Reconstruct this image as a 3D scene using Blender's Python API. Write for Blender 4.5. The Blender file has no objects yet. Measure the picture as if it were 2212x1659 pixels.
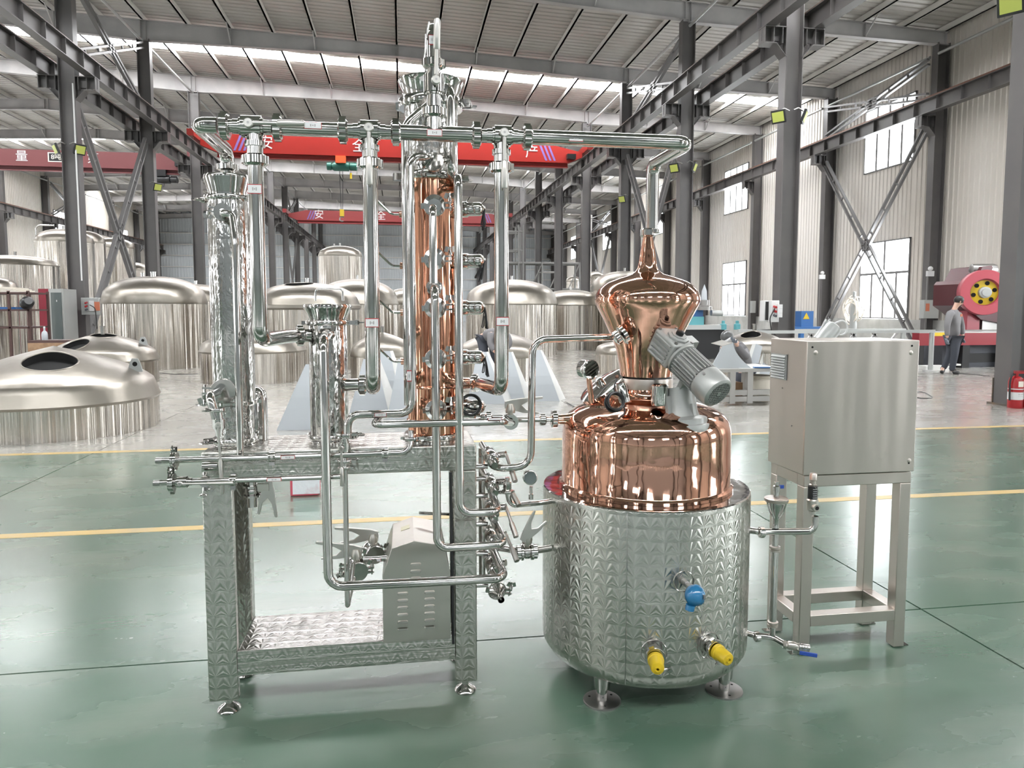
import bpy, math, random
from mathutils import Vector as V, Matrix, Euler
random.seed(7)
sc = bpy.context.scene
COL = sc.collection
PI = math.pi
# ---------------------------------------------------------------- camera, sky, exposure
FOC, CX, CY, PITCH, YAW, EYE = 1534.0, 1106.0, 785.0, math.radians(4.4), math.radians(8.75), 1.5
cam = bpy.data.cameras.new('camera'); camo = bpy.data.objects.new('camera', cam); COL.objects.link(camo)
cam.sensor_width = 36; cam.lens = 36*FOC/2212; cam.clip_end = 400
camo.location = (0, 0, EYE); camo.rotation_euler = (PI/2-PITCH, 0, -YAW)
cam.shift_y = -(829.5-CY)/2212
sc.camera = camo
w = bpy.data.worlds.new('world'); sc.world = w; w.use_nodes = True
w.node_tree.nodes['Background'].inputs[0].default_value = (.86, .93, 1, 1)
w.node_tree.nodes['Background'].inputs[1].default_value = 1.0
sc.view_settings.view_transform = 'Standard'; sc.view_settings.look = 'None'
sc.view_settings.gamma = 1; sc.view_settings.exposure = EXPO = 2.25
sc.view_settings.use_curve_mapping = False
SKY_E, WIN_E = 10.5, 3.6
cy = sc.cycles
cy.max_bounces = 7; cy.diffuse_bounces = 3; cy.glossy_bounces = 5; cy.transmission_bounces = 4
cy.caustics_reflective = False; cy.caustics_refractive = False
cy.use_denoising = True; cy.sample_clamp_indirect = 4
cy.use_adaptive_sampling = True; cy.adaptive_threshold = 0.02
# ---------------------------------------------------------------- measuring: a pixel of the survey photo onto a known plane
_R = V((math.cos(YAW), -math.sin(YAW), 0))
_F = V((math.sin(YAW)*math.cos(PITCH), math.cos(YAW)*math.cos(PITCH), -math.sin(PITCH)))
_U = _R.cross(_F)
def P(px, py, X=None, Y=None, Z=None):
    d = _R*((px-CX)/FOC)-_U*((py-CY)/FOC)+_F
    t = X/d.x if X is not None else Y/d.y if Y is not None else (Z-EYE)/d.z
    return V((0, 0, EYE))+d*t
# ---------------------------------------------------------------- materials
def mat(name, base, metal=0.0, rough=0.5, bump=None, var=None, coat=0, spec=None, aniso=0):
    """bump=(scale, strength, distance, stretch xyz); var=(colour2, scale, contrast low, high, stretch)"""
    m = bpy.data.materials.new(name); m.use_nodes = True
    n = m.node_tree.nodes; l = m.node_tree.links; b = n['Principled BSDF']
    b.inputs['Base Color'].default_value = (*base, 1); b.inputs['Metallic'].default_value = metal
    b.inputs['Roughness'].default_value = rough
    if coat: b.inputs['Coat Weight'].default_value = coat; b.inputs['Coat Roughness'].default_value = .06
    if spec is not None: b.inputs['Specular IOR Level'].default_value = spec
    if aniso:      # brushed round the axis: reflections are drawn out along the height
        b.inputs['Anisotropic'].default_value = aniso; b.inputs['Anisotropic Rotation'].default_value = .25
        tg = n.new('ShaderNodeTangent'); tg.direction_type = 'RADIAL'; tg.axis = 'Z'; l.new(tg.outputs[0], b.inputs['Tangent'])
    def noise(scale, st, det=3):
        tc = n.new('ShaderNodeTexCoord'); mp = n.new('ShaderNodeMapping'); mp.inputs['Scale'].default_value = st
        no = n.new('ShaderNodeTexNoise'); no.inputs['Scale'].default_value = scale; no.inputs['Detail'].default_value = det
        l.new(tc.outputs['Object'], mp.inputs[0]); l.new(mp.outputs[0], no.inputs[0]); return no
    if bump:
        no = noise(bump[0], bump[3] if len(bump) > 3 else (1, 1, 1))
        bp = n.new('ShaderNodeBump'); bp.inputs['Strength'].default_value = bump[1]; bp.inputs['Distance'].default_value = bump[2]
        l.new(no.outputs[0], bp.inputs['Height']); l.new(bp.outputs[0], b.inputs['Normal'])
    if var:
        no = noise(var[1], var[4] if len(var) > 4 else (1, 1, 1), 5)
        r = n.new('ShaderNodeMapRange'); r.inputs[1].default_value = var[2]; r.inputs[2].default_value = var[3]
        mx = n.new('ShaderNodeMix'); mx.data_type = 'RGBA'
        mx.inputs[6].default_value = (*base, 1); mx.inputs[7].default_value = (*var[0], 1)
        l.new(no.outputs[0], r.inputs[0]); l.new(r.outputs[0], mx.inputs[0]); l.new(mx.outputs[2], b.inputs['Base Color'])
    return m
def emit(name, c, s):
    m = bpy.data.materials.new(name); m.use_nodes = True; n = m.node_tree.nodes
    b = n['Principled BSDF']; b.inputs['Base Color'].default_value = (*c, 1)
    b.inputs['Emission Color'].default_value = (*c, 1); b.inputs['Emission Strength'].default_value = s
    return m
def jewelled(name, base, rough, cell=.053, sharp=.85, spoke=.00034):
    """engine-turned steel: overlapping discs of circular brushing, one per cell of the metre-scaled UVs"""
    m = bpy.data.materials.new(name); m.use_nodes = True
    n = m.node_tree.nodes; l = m.node_tree.links; b = n['Principled BSDF']
    def vm(op, a, c=None):
        q = n.new('ShaderNodeVectorMath'); q.operation = op
        for i, s in enumerate((a, c)):
            if s is None: continue
            if isinstance(s, (tuple, list)): q.inputs[i].default_value = s
            else: l.new(s, q.inputs[i])
        return q
    def ma(op, a, c=0.0):
        q = n.new('ShaderNodeMath'); q.operation = op
        for i, s in enumerate((a, c)):
            if isinstance(s, (int, float)): q.inputs[i].default_value = s
            else: l.new(s, q.inputs[i])
        return q.outputs[0]
    uv = n.new('ShaderNodeUVMap'); s = vm('MULTIPLY', uv.outputs[0], (1/cell, 1.16/cell, 1))
    sp = n.new('ShaderNodeSeparateXYZ'); l.new(s.outputs[0], sp.inputs[0])
    fu = ma('SUBTRACT', ma('FRACT', sp.outputs[0]), .5); fv = ma('SUBTRACT', ma('FRACT', sp.outputs[1]), .12)
    r = ma('SQRT', ma('ADD', ma('MULTIPLY', fu, fu), ma('MULTIPLY', fv, fv))); r = ma('MAXIMUM', r, .001)
    si = ma('MULTIPLY', ma('DIVIDE', fv, r), -1.0); co = ma('DIVIDE', fu, r)
    tg = n.new('ShaderNodeTangent'); tg.direction_type = 'UV_MAP'
    ge = n.new('ShaderNodeNewGeometry')
    bt = vm('CROSS_PRODUCT', ge.outputs['Normal'], tg.outputs[0])
    a1 = n.new('ShaderNodeVectorMath'); a1.operation = 'SCALE'; l.new(tg.outputs[0], a1.inputs[0]); l.new(co, a1.inputs['Scale'])
    a2 = n.new('ShaderNodeVectorMath'); a2.operation = 'SCALE'; l.new(bt.outputs[0], a2.inputs[0]); l.new(si, a2.inputs['Scale'])
    t = vm('SUBTRACT', a1.outputs[0], a2.outputs[0]); t = vm('NORMALIZE', t.outputs[0])
    l.new(t.outputs[0], b.inputs['Tangent'])
    b.inputs['Anisotropic'].default_value = sharp; b.inputs['Metallic'].default_value = 1
    b.inputs['Roughness'].default_value = rough; b.inputs['Base Color'].default_value = (*base, 1)
    th = ma('ARCTAN2', fu, fv); sp1 = ma('MULTIPLY', ma('MULTIPLY', ma('COSINE', ma('MULTIPLY', th, 11.0)), r), ma('MAXIMUM', ma('COSINE', th), 0.0))
    sp1 = ma('MULTIPLY', sp1, 2.2)
    no = n.new('ShaderNodeTexNoise'); no.inputs['Scale'].default_value = 5
    hh = ma('ADD', ma('MULTIPLY', sp1, spoke), ma('MULTIPLY', no.outputs[0], .004))
    bp = n.new('ShaderNodeBump'); bp.inputs['Strength'].default_value = 1; bp.inputs['Distance'].default_value = 1
    l.new(hh, bp.inputs['Height']); l.new(bp.outputs[0], b.inputs['Normal'])
    return m
M = dict(
 steel=mat('polished_steel', (.53, .52, .505), 1, .06, (7, .07, .02)),
 pipe=mat('pipe_steel', (.50, .488, .47), 1, .09),
 satin=mat('satin_steel', (.48, .46, .42), 1, .30, (3, .25, .03)),
 brushed=mat('brushed_steel', (.50, .455, .415), 1, .33, (2.6, .35, .05, (1, 1, .12))),
 dull=mat('dull_steel', (.34, .33, .32), 1, .38),
 jewel=jewelled('jewelled_steel', (.48, .475, .44), .23),
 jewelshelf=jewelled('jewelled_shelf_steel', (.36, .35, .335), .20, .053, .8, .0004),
 jewelbright=jewelled('jewelled_bright_steel', (.46, .45, .435), .12, .05, .6, .00011),
 copper=mat('polished_copper', (.72, .40, .29), 1, .055, (5, .16, .03)),
 copperw=mat('polished_copper_column', (.72, .36, .24), 1, .07, (9, .5, .02, (1, 1, .12))),
 tank=mat('tank_steel', (.47, .435, .39), 1, .24, (4.2, .9, .12, (1, 1, .015)), aniso=.9),
 dome=mat('tank_dome_steel', (.31, .285, .25), 1, .36, (1.3, .5, .08)),
 coldark=mat('column_paint', (.092, .086, .086), 0, .42, None, ((.115, .107, .102), 1.2, .35, .7)),
 rafter=mat('rafter_paint', (.46, .445, .44), 0, .5, None, ((.33, .32, .32), .8, .4, .7)),
 purlin=mat('purlin_zinc', (.66, .64, .60), 0, .5),
 roof=mat('roof_sheet', (.52, .50, .47), 0, .5, None, ((.45, .43, .40), .35, .4, .65)),
 wall=mat('wall_sheet', (.66, .63, .59), 0, .55, None, ((.58, .54, .49), .3, .42, .62, (1, 1, .15))),
 wallgrey=mat('end_wall_sheet', (.50, .53, .55), 0, .55),
 plinth=mat('plinth_plaster', (.50, .50, .48), 0, .7, None, ((.42, .42, .40), 2, .4, .6)),
 rail=mat('rusty_rail', (.20, .10, .07), .4, .5),
 cranered=mat('crane_red', (.28, .020, .015), 0, .35),
 craneold=mat('crane_dull_red', (.14, .033, .035), 0, .45),
 white=mat('white_paint', (.62, .62, .62), 0, .4),
 ltgrey=mat('light_grey_paint', (.40, .41, .40), .3, .35),
 alu=mat('cast_aluminium', (.36, .365, .35), .3, .36, (30, .08, .01)),
 black=mat('black_rubber', (.012, .012, .013), 0, .35),
 hole=mat('dark_inside', (.003, .003, .003), 0, .9),
 red=mat('red_paint', (.36, .015, .02), 0, .3),
 pressred=mat('press_dark_red', (.075, .012, .016), 0, .4),
 pink=mat('flywheel_pink_red', (.38, .07, .09), 0, .4),
 yellow=mat('yellow_plastic', (.60, .42, .02), 0, .35),
 paintyellow=mat('yellow_floor_paint', (.46, .32, .12), 0, .4, None, ((.34, .28, .18), 3, .45, .75)),
 lampyellow=mat('lamp_yellow_chips', (.50, .55, .12), 0, .4),
 blue=mat('blue_enamel', (.015, .14, .30), 0, .22, coat=.4),
 machblue=mat('machine_blue', (.03, .12, .32), 0, .4),
 teal=mat('machine_teal', (.10, .33, .36), 0, .45),
 film=mat('blue_film_sheet', (.46, .49, .52), .1, .42),
 sheet=mat('grey_sheet', (.50, .53, .55), .6, .35),
 cloth=mat('grey_work_cloth', (.17, .165, .17), 0, .85),
 trouser=mat('dark_trousers', (.05, .055, .07), 0, .85),
 skin=mat('skin', (.58, .36, .27), 0, .5),
 hair=mat('black_hair', (.015, .013, .012), 0, .5),
 glove=mat('grey_glove', (.16, .18, .21), 0, .8),
 shoe=mat('black_shoe', (.02, .02, .02), 0, .5),
 wood=mat('wood', (.38, .24, .14), 0, .6, None, ((.28, .17, .10), 6, .4, .6)),
 bucket=mat('bucket_plastic', (.66, .61, .52), 0, .5, None, ((.45, .40, .32), 5, .55, .7)),
 rack=mat('rack_brown', (.09, .05, .045), .2, .5),
 glass=mat('dark_glass', (.10, .12, .12), 0, .08, spec=.8),
 mirror=mat('gauge_glass', (.62, .56, .52), 1, .04),
 card=mat('cream_board', (.75, .70, .62), 0, .7),
 plate=mat('nameplate_brass', (.45, .43, .30), .6, .4),
 darkgap=mat('joint_dark', (.03, .035, .03), 0, .9),
 bluehandle=mat('blue_handle', (.02, .06, .30), 0, .35),
 redspot=mat('warning_orange', (.50, .16, .09), 0, .5),
 sky_pane=emit('skylight_sheet', (.97, .98, 1), SKY_E),
 win_pane=emit('window_daylight', (.93, .97, 1), WIN_E),
 tubelamp=emit('tube_lamp', (1, .97, .92), 9),
)
def floor_mat():
    m = bpy.data.materials.new('floor_epoxy_and_concrete'); m.use_nodes = True
    n = m.node_tree.nodes; l = m.node_tree.links; b = n['Principled BSDF']
    g = n.new('ShaderNodeNewGeometry'); sp = n.new('ShaderNodeSeparateXYZ'); l.new(g.outputs['Position'], sp.inputs[0])
    def noise(sc_, det, st=(1, 1, 1), dist=0):
        mp = n.new('ShaderNodeMapping'); mp.inputs['Scale'].default_value = st; l.new(g.outputs['Position'], mp.inputs[0])
        q = n.new('ShaderNodeTexNoise'); q.inputs['Scale'].default_value = sc_; q.inputs['Detail'].default_value = det
        q.inputs['Distortion'].default_value = dist; l.new(mp.outputs[0], q.inputs[0]); return q.outputs[0]
    def mr(x, a, c, lo=0, hi=1):
        q = n.new('ShaderNodeMapRange'); l.new(x, q.inputs[0])
        for i, k in enumerate((a, c, lo, hi)): q.inputs[i+1].default_value = k
        return q.outputs[0]
    def mix(f, a, c):
        q = n.new('ShaderNodeMix'); q.data_type = 'RGBA'; l.new(f, q.inputs[0])
        for i, k in ((6, a), (7, c)):
            if isinstance(k, tuple): q.inputs[i].default_value = (*k, 1)
            else: l.new(k, q.inputs[i])
        return q.outputs[2]
    green = mix(mr(noise(.9, 6, (1, 1, 1), .1), .35, .68), (.062, .117, .080), (.092, .150, .108))
    green = mix(mr(noise(2.3, 8, (.7, 1.6, 1), .15), .50, .85, 0, .45), green, (.20, .20, .165))
    green = mix(mr(noise(.55, 4, (1, 1, 1), .1), .50, .80, 0, .45), green, (.15, .135, .10))
    grey = mix(mr(noise(.7, 6, (1, 1, 1), .5), .35, .7), (.27, .26, .235), (.34, .33, .30))
    grey = mix(mr(noise(3.1, 6, (.5, 1.5, 1), .5), .55, .8, 0, .6), grey, (.22, .21, .195))
    f = mr(sp.outputs[1], 7.86, 7.93)
    l.new(mix(f, green, grey), b.inputs['Base Color'])
    l.new(mr(noise(2.6, 5, (.6, 1.4, 1), .1), .2, .85, .20, .34), b.inputs['Roughness'])
    b.inputs['Coat Weight'].default_value = .7; b.inputs['Coat Roughness'].default_value = .20
    bp = n.new('ShaderNodeBump'); bp.inputs['Strength'].default_value = .07; bp.inputs['Distance'].default_value = .02
    l.new(noise(7.5, 5, (.45, 1.5, 1), .15), bp.inputs['Height']); l.new(bp.outputs[0], b.inputs['Normal'])
    return m
M['floor'] = floor_mat()
M['handle'] = mat('handle_steel', (.50, .485, .455), 1, .34)
M['scaffold'] = mat('scaffold_grey', (.22, .22, .21), .3, .5)
M['rust'] = mat('rusty_base', (.10, .085, .07), .1, .6, None, ((.17, .11, .07), 6, .45, .65))
M['bracegrey'] = mat('brace_paint', (.17, .165, .165), .1, .45)
M['stripeblue'] = mat('stripe_blue_violet', (.16, .10, .30), 0, .5)
M['hoistred'] = mat('hoist_orange_red', (.75, .10, .03), 0, .4)
M['hoistgreen'] = mat('hoist_green', (.02, .12, .09), 0, .4)
M['craneoldb'] = mat('crane_mid_red', (.22, .025, .025), 0, .4)
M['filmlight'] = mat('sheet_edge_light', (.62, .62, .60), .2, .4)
M['benchgrey'] = mat('bench_grey_steel', (.42, .41, .39), .3, .5)
M['darkbase'] = mat('dark_blue_grey_base', (.075, .08, .095), .1, .5)
M['redtable'] = mat('table_red', (.22, .012, .02), 0, .4)
M['redcab'] = mat('cabinet_red', (.20, .01, .025), 0, .35)
M['cartonred'] = mat('carton_red', (.62, .10, .14), 0, .6)
M['paperwhite'] = mat('plastic_wrap_white', (.72, .73, .76), 0, .3, (30, .3, .01), ((.62, .50, .52), 9, .55, .7))
M['hoodgrey'] = mat('hood_grey', (.10, .10, .10), .2, .3)
# ---------------------------------------------------------------- mesh building
def basis(ax):
    a = V(ax).normalized(); h = V((0, 0, 1)) if abs(a.z) < .95 else V((1, 0, 0))
    x = h.cross(a).normalized(); return x, a.cross(x), a
class MB:
    def __init__(s): s.v = []; s.f = []; s.uv = []
    def face(s, idx, uv): s.f.append(idx); s.uv.append(uv)
    def hexa(s, p, uvs=1.0):
        b = len(s.v); s.v += [tuple(q) for q in p]
        for q in ((0, 3, 2, 1), (4, 5, 6, 7), (0, 1, 5, 4), (1, 2, 6, 5), (2, 3, 7, 6), (3, 0, 4, 7)):
            a, c, d = V(p[q[0]]), V(p[q[1]]), V(p[q[3]])
            x = (c-a); y = (d-a); lx, ly = x.length, y.length
            if abs(x.z) > max(abs(x.x), abs(x.y)): u = [(0, 0), (0, lx), (ly, lx), (ly, 0)]
            else: u = [(0, 0), (lx, 0), (lx, ly), (0, ly)]
            s.face([b+k for k in q], u)
        return s
    def box(s, x0, y0, z0, x1, y1, z1):
        return s.hexa([(x0, y0, z0), (x1, y0, z0), (x1, y1, z0), (x0, y1, z0), (x0, y0, z1), (x1, y0, z1), (x1, y1, z1), (x0, y1, z1)])
    def obox(s, c, size, xa=(1, 0, 0), za=(0, 0, 1)):
        z = V(za).normalized(); x = V(xa); x = (x-z*x.dot(z)).normalized(); y = z.cross(x); c = V(c); a, b, d = [k/2 for k in size]
        return s.hexa([c+x*i*a+y*j*b+z*k*d for k in (-1, 1) for i, j in ((-1, -1), (1, -1), (1, 1), (-1, 1))])
    def bar(s, p0, p1, w, h, up=(0, 0, 1)):
        p0, p1 = V(p0), V(p1); d = p1-p0
        if abs(d.normalized().dot(V(up))) > .98: up = (0, 1, 0)
        z = V(up); x = d.normalized(); z = (z-x*z.dot(x)).normalized()
        return s.obox((p0+p1)/2, (d.length, w, h), x, z)
    def ring_faces(s, a, b, n, r, v0, v1, closed=True):
        for k in range(n if closed else n-1):
            k2 = (k+1) % n
            u0, u1 = 2*PI*r*k/n, 2*PI*r*(k+1)/n
            s.face([a+k, a+k2, b+k2, b+k], [(u0, v0), (u1, v0), (u1, v1), (u0, v1)])
    def lathe(s, prof, o=(0, 0, 0), ax=(0, 0, 1), n=32, cap=(True, True), ru=None):
        x, y, z = basis(ax); o = V(o); base = []; L = 0; ru = ru or max(p[0] for p in prof)
        vs = []
        for i, (r, h) in enumerate(prof):
            if i: L += math.hypot(r-prof[i-1][0], h-prof[i-1][1])
            vs.append(L); b = len(s.v); base.append(b)
            for k in range(n):
                a = 2*PI*k/n; s.v.append(tuple(o+x*(r*math.cos(a))+y*(r*math.sin(a))+z*h))
        for i in range(len(prof)-1): s.ring_faces(base[i], base[i+1], n, ru, vs[i], vs[i+1])
        for c, i, rev in ((cap[0], 0, True), (cap[1], -1, False)):
            if c and prof[i][0] > 1e-5:
                ids = [base[i]+k for k in range(n)]; r = prof[i][0]
                u = [(r*math.cos(2*PI*k/n), r*math.sin(2*PI*k/n)) for k in range(n)]
                if rev: ids.reverse(); u.reverse()
                s.face(ids, u)
        return s
    def cyl(s, p0, p1, r, r1=None, n=20):
        d = V(p1)-V(p0); return s.lathe([(r, 0), (r if r1 is None else r1, d.length)], p0, d, n)
    def tube(s, pts, r, bend=0.0, n=14, cap=True, steps=6):
        pts = [V(p) for p in pts]; q = [pts[0]]
        for i in range(1, len(pts)-1):
            a, b, c = pts[i-1], pts[i], pts[i+1]; d0 = (a-b); d1 = (c-b)
            t = min(bend, d0.length*.49, d1.length*.49)
            if t > 1e-4 and d0.angle(d1) < 3.1:
                A, B = b+d0.normalized()*t, b+d1.normalized()*t
                ang = PI-d0.angle(d1); R = t/math.tan(ang/2)
                ce = b+(d0.normalized()+d1.normalized()).normalized()*math.hypot(R, t)
                u = (A-ce); w_ = (B-ce)
                for k in range(steps+1):
                    f = k/steps; g = u.angle(w_); q.append(ce+u*(math.sin((1-f)*g)/math.sin(g))+w_*(math.sin(f*g)/math.sin(g)))
            else: q.append(b)
        q.append(pts[-1])
        x = basis(q[1]-q[0])[0]; rings = []; L = 0; Ls = []
        for i, p in enumerate(q):
            t = ((q[min(i+1, len(q)-1)]-p).normalized()+(p-q[max(i-1, 0)]).normalized()).normalized()
            x = (x-t*x.dot(t)).normalized(); y = t.cross(x); rings.append(len(s.v))
            if i: L += (p-q[i-1]).length
            Ls.append(L)
            for k in range(n):
                a = 2*PI*k/n; s.v.append(tuple(p+x*(r*math.cos(a))+y*(r*math.sin(a))))
        for i in range(len(q)-1): s.ring_faces(rings[i], rings[i+1], n, r, Ls[i], Ls[i+1])
        if cap:
            s.face([rings[0]+k for k in range(n)][::-1], [(0, 0)]*n); s.face([rings[-1]+k for k in range(n)], [(0, 0)]*n)
        return s
    def ball(s, c, r, n=16, sc3=(1, 1, 1)):
        c = V(c); m = n//2; b0 = len(s.v); rows = []
        for i in range(m+1):
            t = PI*i/m; rows.append(len(s.v))
            for k in range(n):
                a = 2*PI*k/n; s.v.append((c.x+sc3[0]*r*math.sin(t)*math.cos(a), c.y+sc3[1]*r*math.sin(t)*math.sin(a), c.z-sc3[2]*r*math.cos(t)))
        for i in range(m): s.ring_faces(rows[i], rows[i+1], n, r, r*i/m*PI, r*(i+1)/m*PI)
        return s
    def torus(s, c, ax, R, r, n=32, m=10, a0=0, a1=2*PI):
        x, y, z = basis(ax); c = V(c); full = abs(a1-a0-2*PI) < 1e-6
        pts = [c+x*R*math.cos(a0+(a1-a0)*k/n)+y*R*math.sin(a0+(a1-a0)*k/n) for k in range(n+1)]
        return s.tube(pts, r, 0, m, not full)
    def prism(s, poly, o, xa, ya, depth):
        """2-D outline in the plane (xa, ya) at o, pushed by depth along xa x ya"""
        x, y = V(xa).normalized(), V(ya).normalized(); z = x.cross(y); o = V(o); n = len(poly); b = len(s.v)
        for d in (0, depth): s.v += [tuple(o+x*p[0]+y*p[1]+z*d) for p in poly]
        s.face([b+k for k in range(n)][::-1], [tuple(poly[k]) for k in range(n)][::-1]); s.face([b+n+k for k in range(n)], [tuple(p) for p in poly])
        for k in range(n):
            k2 = (k+1) % n; s.face([b+k, b+k2, b+n+k2, b+n+k], [(0, 0), (1, 0), (1, depth), (0, depth)])
        return s
    def build(s, name, m, parent=None, label=None, kind=None, ang=38, **kw):
        me = bpy.data.meshes.new(name); off = V(ROOT.get(parent.name, (0, 0, 0))) if parent else V((0, 0, 0))
        me.from_pydata([tuple(V(p)-off) for p in s.v], [], s.f)
        ul = me.uv_layers.new(name='UVMap'); flat = [c for u in s.uv for c in u]
        ul.data.foreach_set('uv', [k for c in flat for k in c])
        me.polygons.foreach_set('use_smooth', [True]*len(me.polygons)); me.update()
        me.set_sharp_from_angle(angle=math.radians(ang))
        if m: me.materials.append(M[m] if isinstance(m, str) else m)
        o = bpy.data.objects.new(name, me); COL.objects.link(o)
        if parent: o.parent = parent; ROOT[o.name] = tuple(off)
        if label: o['label'] = label
        if kind: o['kind'] = kind
        for k, x in kw.items(): o[k] = x
        return o
ROOT = {}
def thing(name, loc, label=None, cat=None, group=None, kind=None):
    o = bpy.data.objects.new(name, None); COL.objects.link(o); o.location = loc; o.empty_display_size = .1
    ROOT[o.name] = tuple(loc)
    if label: o['label'] = label
    if cat: o['category'] = cat
    if group: o['group'] = group
    if kind: o['kind'] = kind
    return o
def solo(mb, name, m, label, cat, group=None, **kw):
    """a thing that is one mesh"""
    o = mb.build(name, m, None, label, **kw); o['category'] = cat
    if group: o['group'] = group
    return o
def dup(root, loc=None, rotz=None, label=None):
    r = root.copy(); COL.objects.link(r)
    if loc is not None: r.location = loc
    if rotz is not None: r.rotation_euler = (0, 0, rotz)
    if label: r['label'] = label
    for ch in list(root.children):
        c = ch.copy(); COL.objects.link(c); c.parent = r
        for g in ch.children: d = g.copy(); COL.objects.link(d); d.parent = c
    return r
def bevel(o, w=.003, seg=2):
    b = o.modifiers.new('bevel', 'BEVEL'); b.width = w; b.segments = seg; b.limit_method = 'ANGLE'; b.angle_limit = .6
    return o
def text_mesh(s, size, o, xa, ya, depth, name, m, parent):
    """lettering, as a thin mesh lying in the plane (xa, ya) at o"""
    cu = bpy.data.curves.new(name, 'FONT'); cu.body = s; cu.size = size; cu.extrude = depth; cu.align_x = 'CENTER'; cu.align_y = 'CENTER'
    t = bpy.data.objects.new(name, cu); COL.objects.link(t)
    dg = bpy.context.evaluated_depsgraph_get(); me = bpy.data.meshes.new_from_object(t.evaluated_get(dg))
    bpy.data.objects.remove(t)
    x, y = V(xa).normalized(), V(ya).normalized(); z = x.cross(y)
    mx = Matrix((x, y, z)).transposed().to_4x4(); mx.translation = V(o)-V(ROOT.get(parent.name, (0, 0, 0)))
    me.transform(mx); me.materials.clear(); me.materials.append(M[m])
    q = bpy.data.objects.new(name, me); COL.objects.link(q); q.parent = parent; return q
# ================================================================ THE HALL
XL, XR, XA, XB = -9.25, 9.1, -26.95, 18.15        # column rows: left, right, left wall, right wall
FR = [22.3+6.3*k for k in range(-7, 11)]          # frames, -21.8 ... 85.3
YF, YE = FR[0], FR[-1]+.2
WL, WR = -27.25, 18.45
def roofz(x): return 12.62-.0435*abs(x+18.2)
STRIPS = [-6.1, 12.8, 31.7, 50.6, 69.5]
# floor: cast slabs with sawn joints
fl = MB().box(WL-.3, YF-6, -.2, WR+.3, YE+.3, -.03).build('floor', 'darkgap', kind='structure')
jx = [WL-.3]+[2.55+5.75*k for k in range(-5, 3)]+[WR+.3]
jy = [YF-6]+[3.1+5.8*k for k in range(-4, 15)]+[YE+.3]
for i in range(len(jx)-1):
    for j in range(len(jy)-1):
        g = .005 if jy[j] < 12 else .004
        MB().box(jx[i]+g, jy[j]+g, -.03, jx[i+1]-g, jy[j+1]-g, 0).build('concrete_slab', 'floor', fl)
for y in (5.05, 7.93):
    MB().box(-24, y-.048, 0, 8.6, y+.048, .0015).build('floor_line', 'paintyellow', kind='structure')
# profiled sheet: ribs stand proud of the sheet, running vertically (walls)
def ribbed(mb, fixed, axis, a0, a1, z0, z1, sgn, pitch=.22, dep=.03):
    """axis 'y': wall in plane X=fixed running along Y; z1 may be a function of position"""
    pts = []; a = a0
    while a < a1-1e-6:
        for f, d in ((0, 0), (.55, 0), (.65, 1), (.9, 1), (1, 0)):
            p = a+f*pitch
            if p <= a1+1e-6 and not (pts and abs(pts[-1][0]-p) < 1e-6): pts.append((p, d*dep))
        a += pitch
    if pts[-1][0] < a1-1e-4: pts.append((a1, 0))
    b = len(mb.v)
    for p, d in pts:
        for z in (z0, z1(p) if callable(z1) else z1):
            mb.v.append((fixed+sgn*d, p, z) if axis == 'y' else (p, fixed+sgn*d, z))
    for k in range(len(pts)-1):
        q = [b+2*k, b+2*k+2, b+2*k+3, b+2*k+1]
        mb.face(q, [(pts[k][0], z0), (pts[k+1][0], z0), (pts[k+1][0], z0+1), (pts[k][0], z0+1)])
WINB = [(FR[i], FR[i+1]) for i in range(len(FR)-1) if (i % 2) == 1]     # bays with windows (22.3-28.6 is one)
wn = [0]
def side_wall(name, X, sgn, ztop):
    mb = MB(); y = YF
    for a, b in WINB:
        c = (a+b)/2-.3 if X > 0 else (a+b)/2; w0, w1 = c-1.42, c+1.42
        ribbed(mb, X, 'y', y, w0, 1.1, ztop, sgn); 
        for z0, z1 in ((4.12, 6.86), (9.34, ztop)): ribbed(mb, X, 'y', w0, w1, z0, z1, sgn)
        y = w1
        for z0, z1, hi in ((1.12, 4.12, 0), (6.86, 9.34, 1)):
            wn[0] += 1
            W = thing('window_%d' % wn[0], (X, c, z0), kind='structure')
            fr = MB(); t = .05
            fr.box(X-.06, w0, z0, X+.06, w0+t, z1).box(X-.06, w1-t, z0, X+.06, w1, z1).box(X-.06, w0, z0, X+.06, w1, z0+t).box(X-.06, w0, z1-t, X+.06, w1, z1)
            zt = z0+(1.75 if not hi else 1.55)
            fr.box(X-.04, w0, zt-.045, X+.04, w1, zt+.045)
            low = [1, 2, 3]; up = [1, 2, 3] if hi else [2]
            for k in low: q = w0+(w1-w0)*k/4; fr.box(X-.03, q-.05, z0, X+.03, q+.05, zt)
            for k in up: q = w0+(w1-w0)*k/4; fr.box(X-.03, q-.05, zt, X+.03, q+.05, z1)
            fr.build('window_frame', 'bracegrey', W)
            for za, zb, ks in ((z0+t, zt-.03, [0, 1, 2, 3, 4]), (zt+.03, z1-t, [0, 1, 2, 3, 4] if hi else [0, 2, 4])):
                for k in range(len(ks)-1):
                    q0, q1 = w0+(w1-w0)*ks[k]/4+.028, w0+(w1-w0)*ks[k+1]/4-.028
                    MB().box(X-.008, q0, za, X+.008, q1, zb).build('pane', 'win_pane', W)
    ribbed(mb, X, 'y', y, YE, 1.1, ztop, sgn)
    mb.build(name, 'wall', kind='structure')
side_wall('wall_right', WR, -1, roofz(WR)+.02)
side_wall('wall_left', WL, 1, roofz(WL)+.02)
for nm, X, s in (('baseboard_right', WR, -1), ('baseboard_left', WL, 1)):
    MB().box(min(X, X+.16*s)-.0, YF, 0, max(X, X+.16*s), YE, 1.1).build(nm, 'plinth', kind='structure')
mb = MB(); zt = lambda x: roofz(x)+.02
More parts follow.
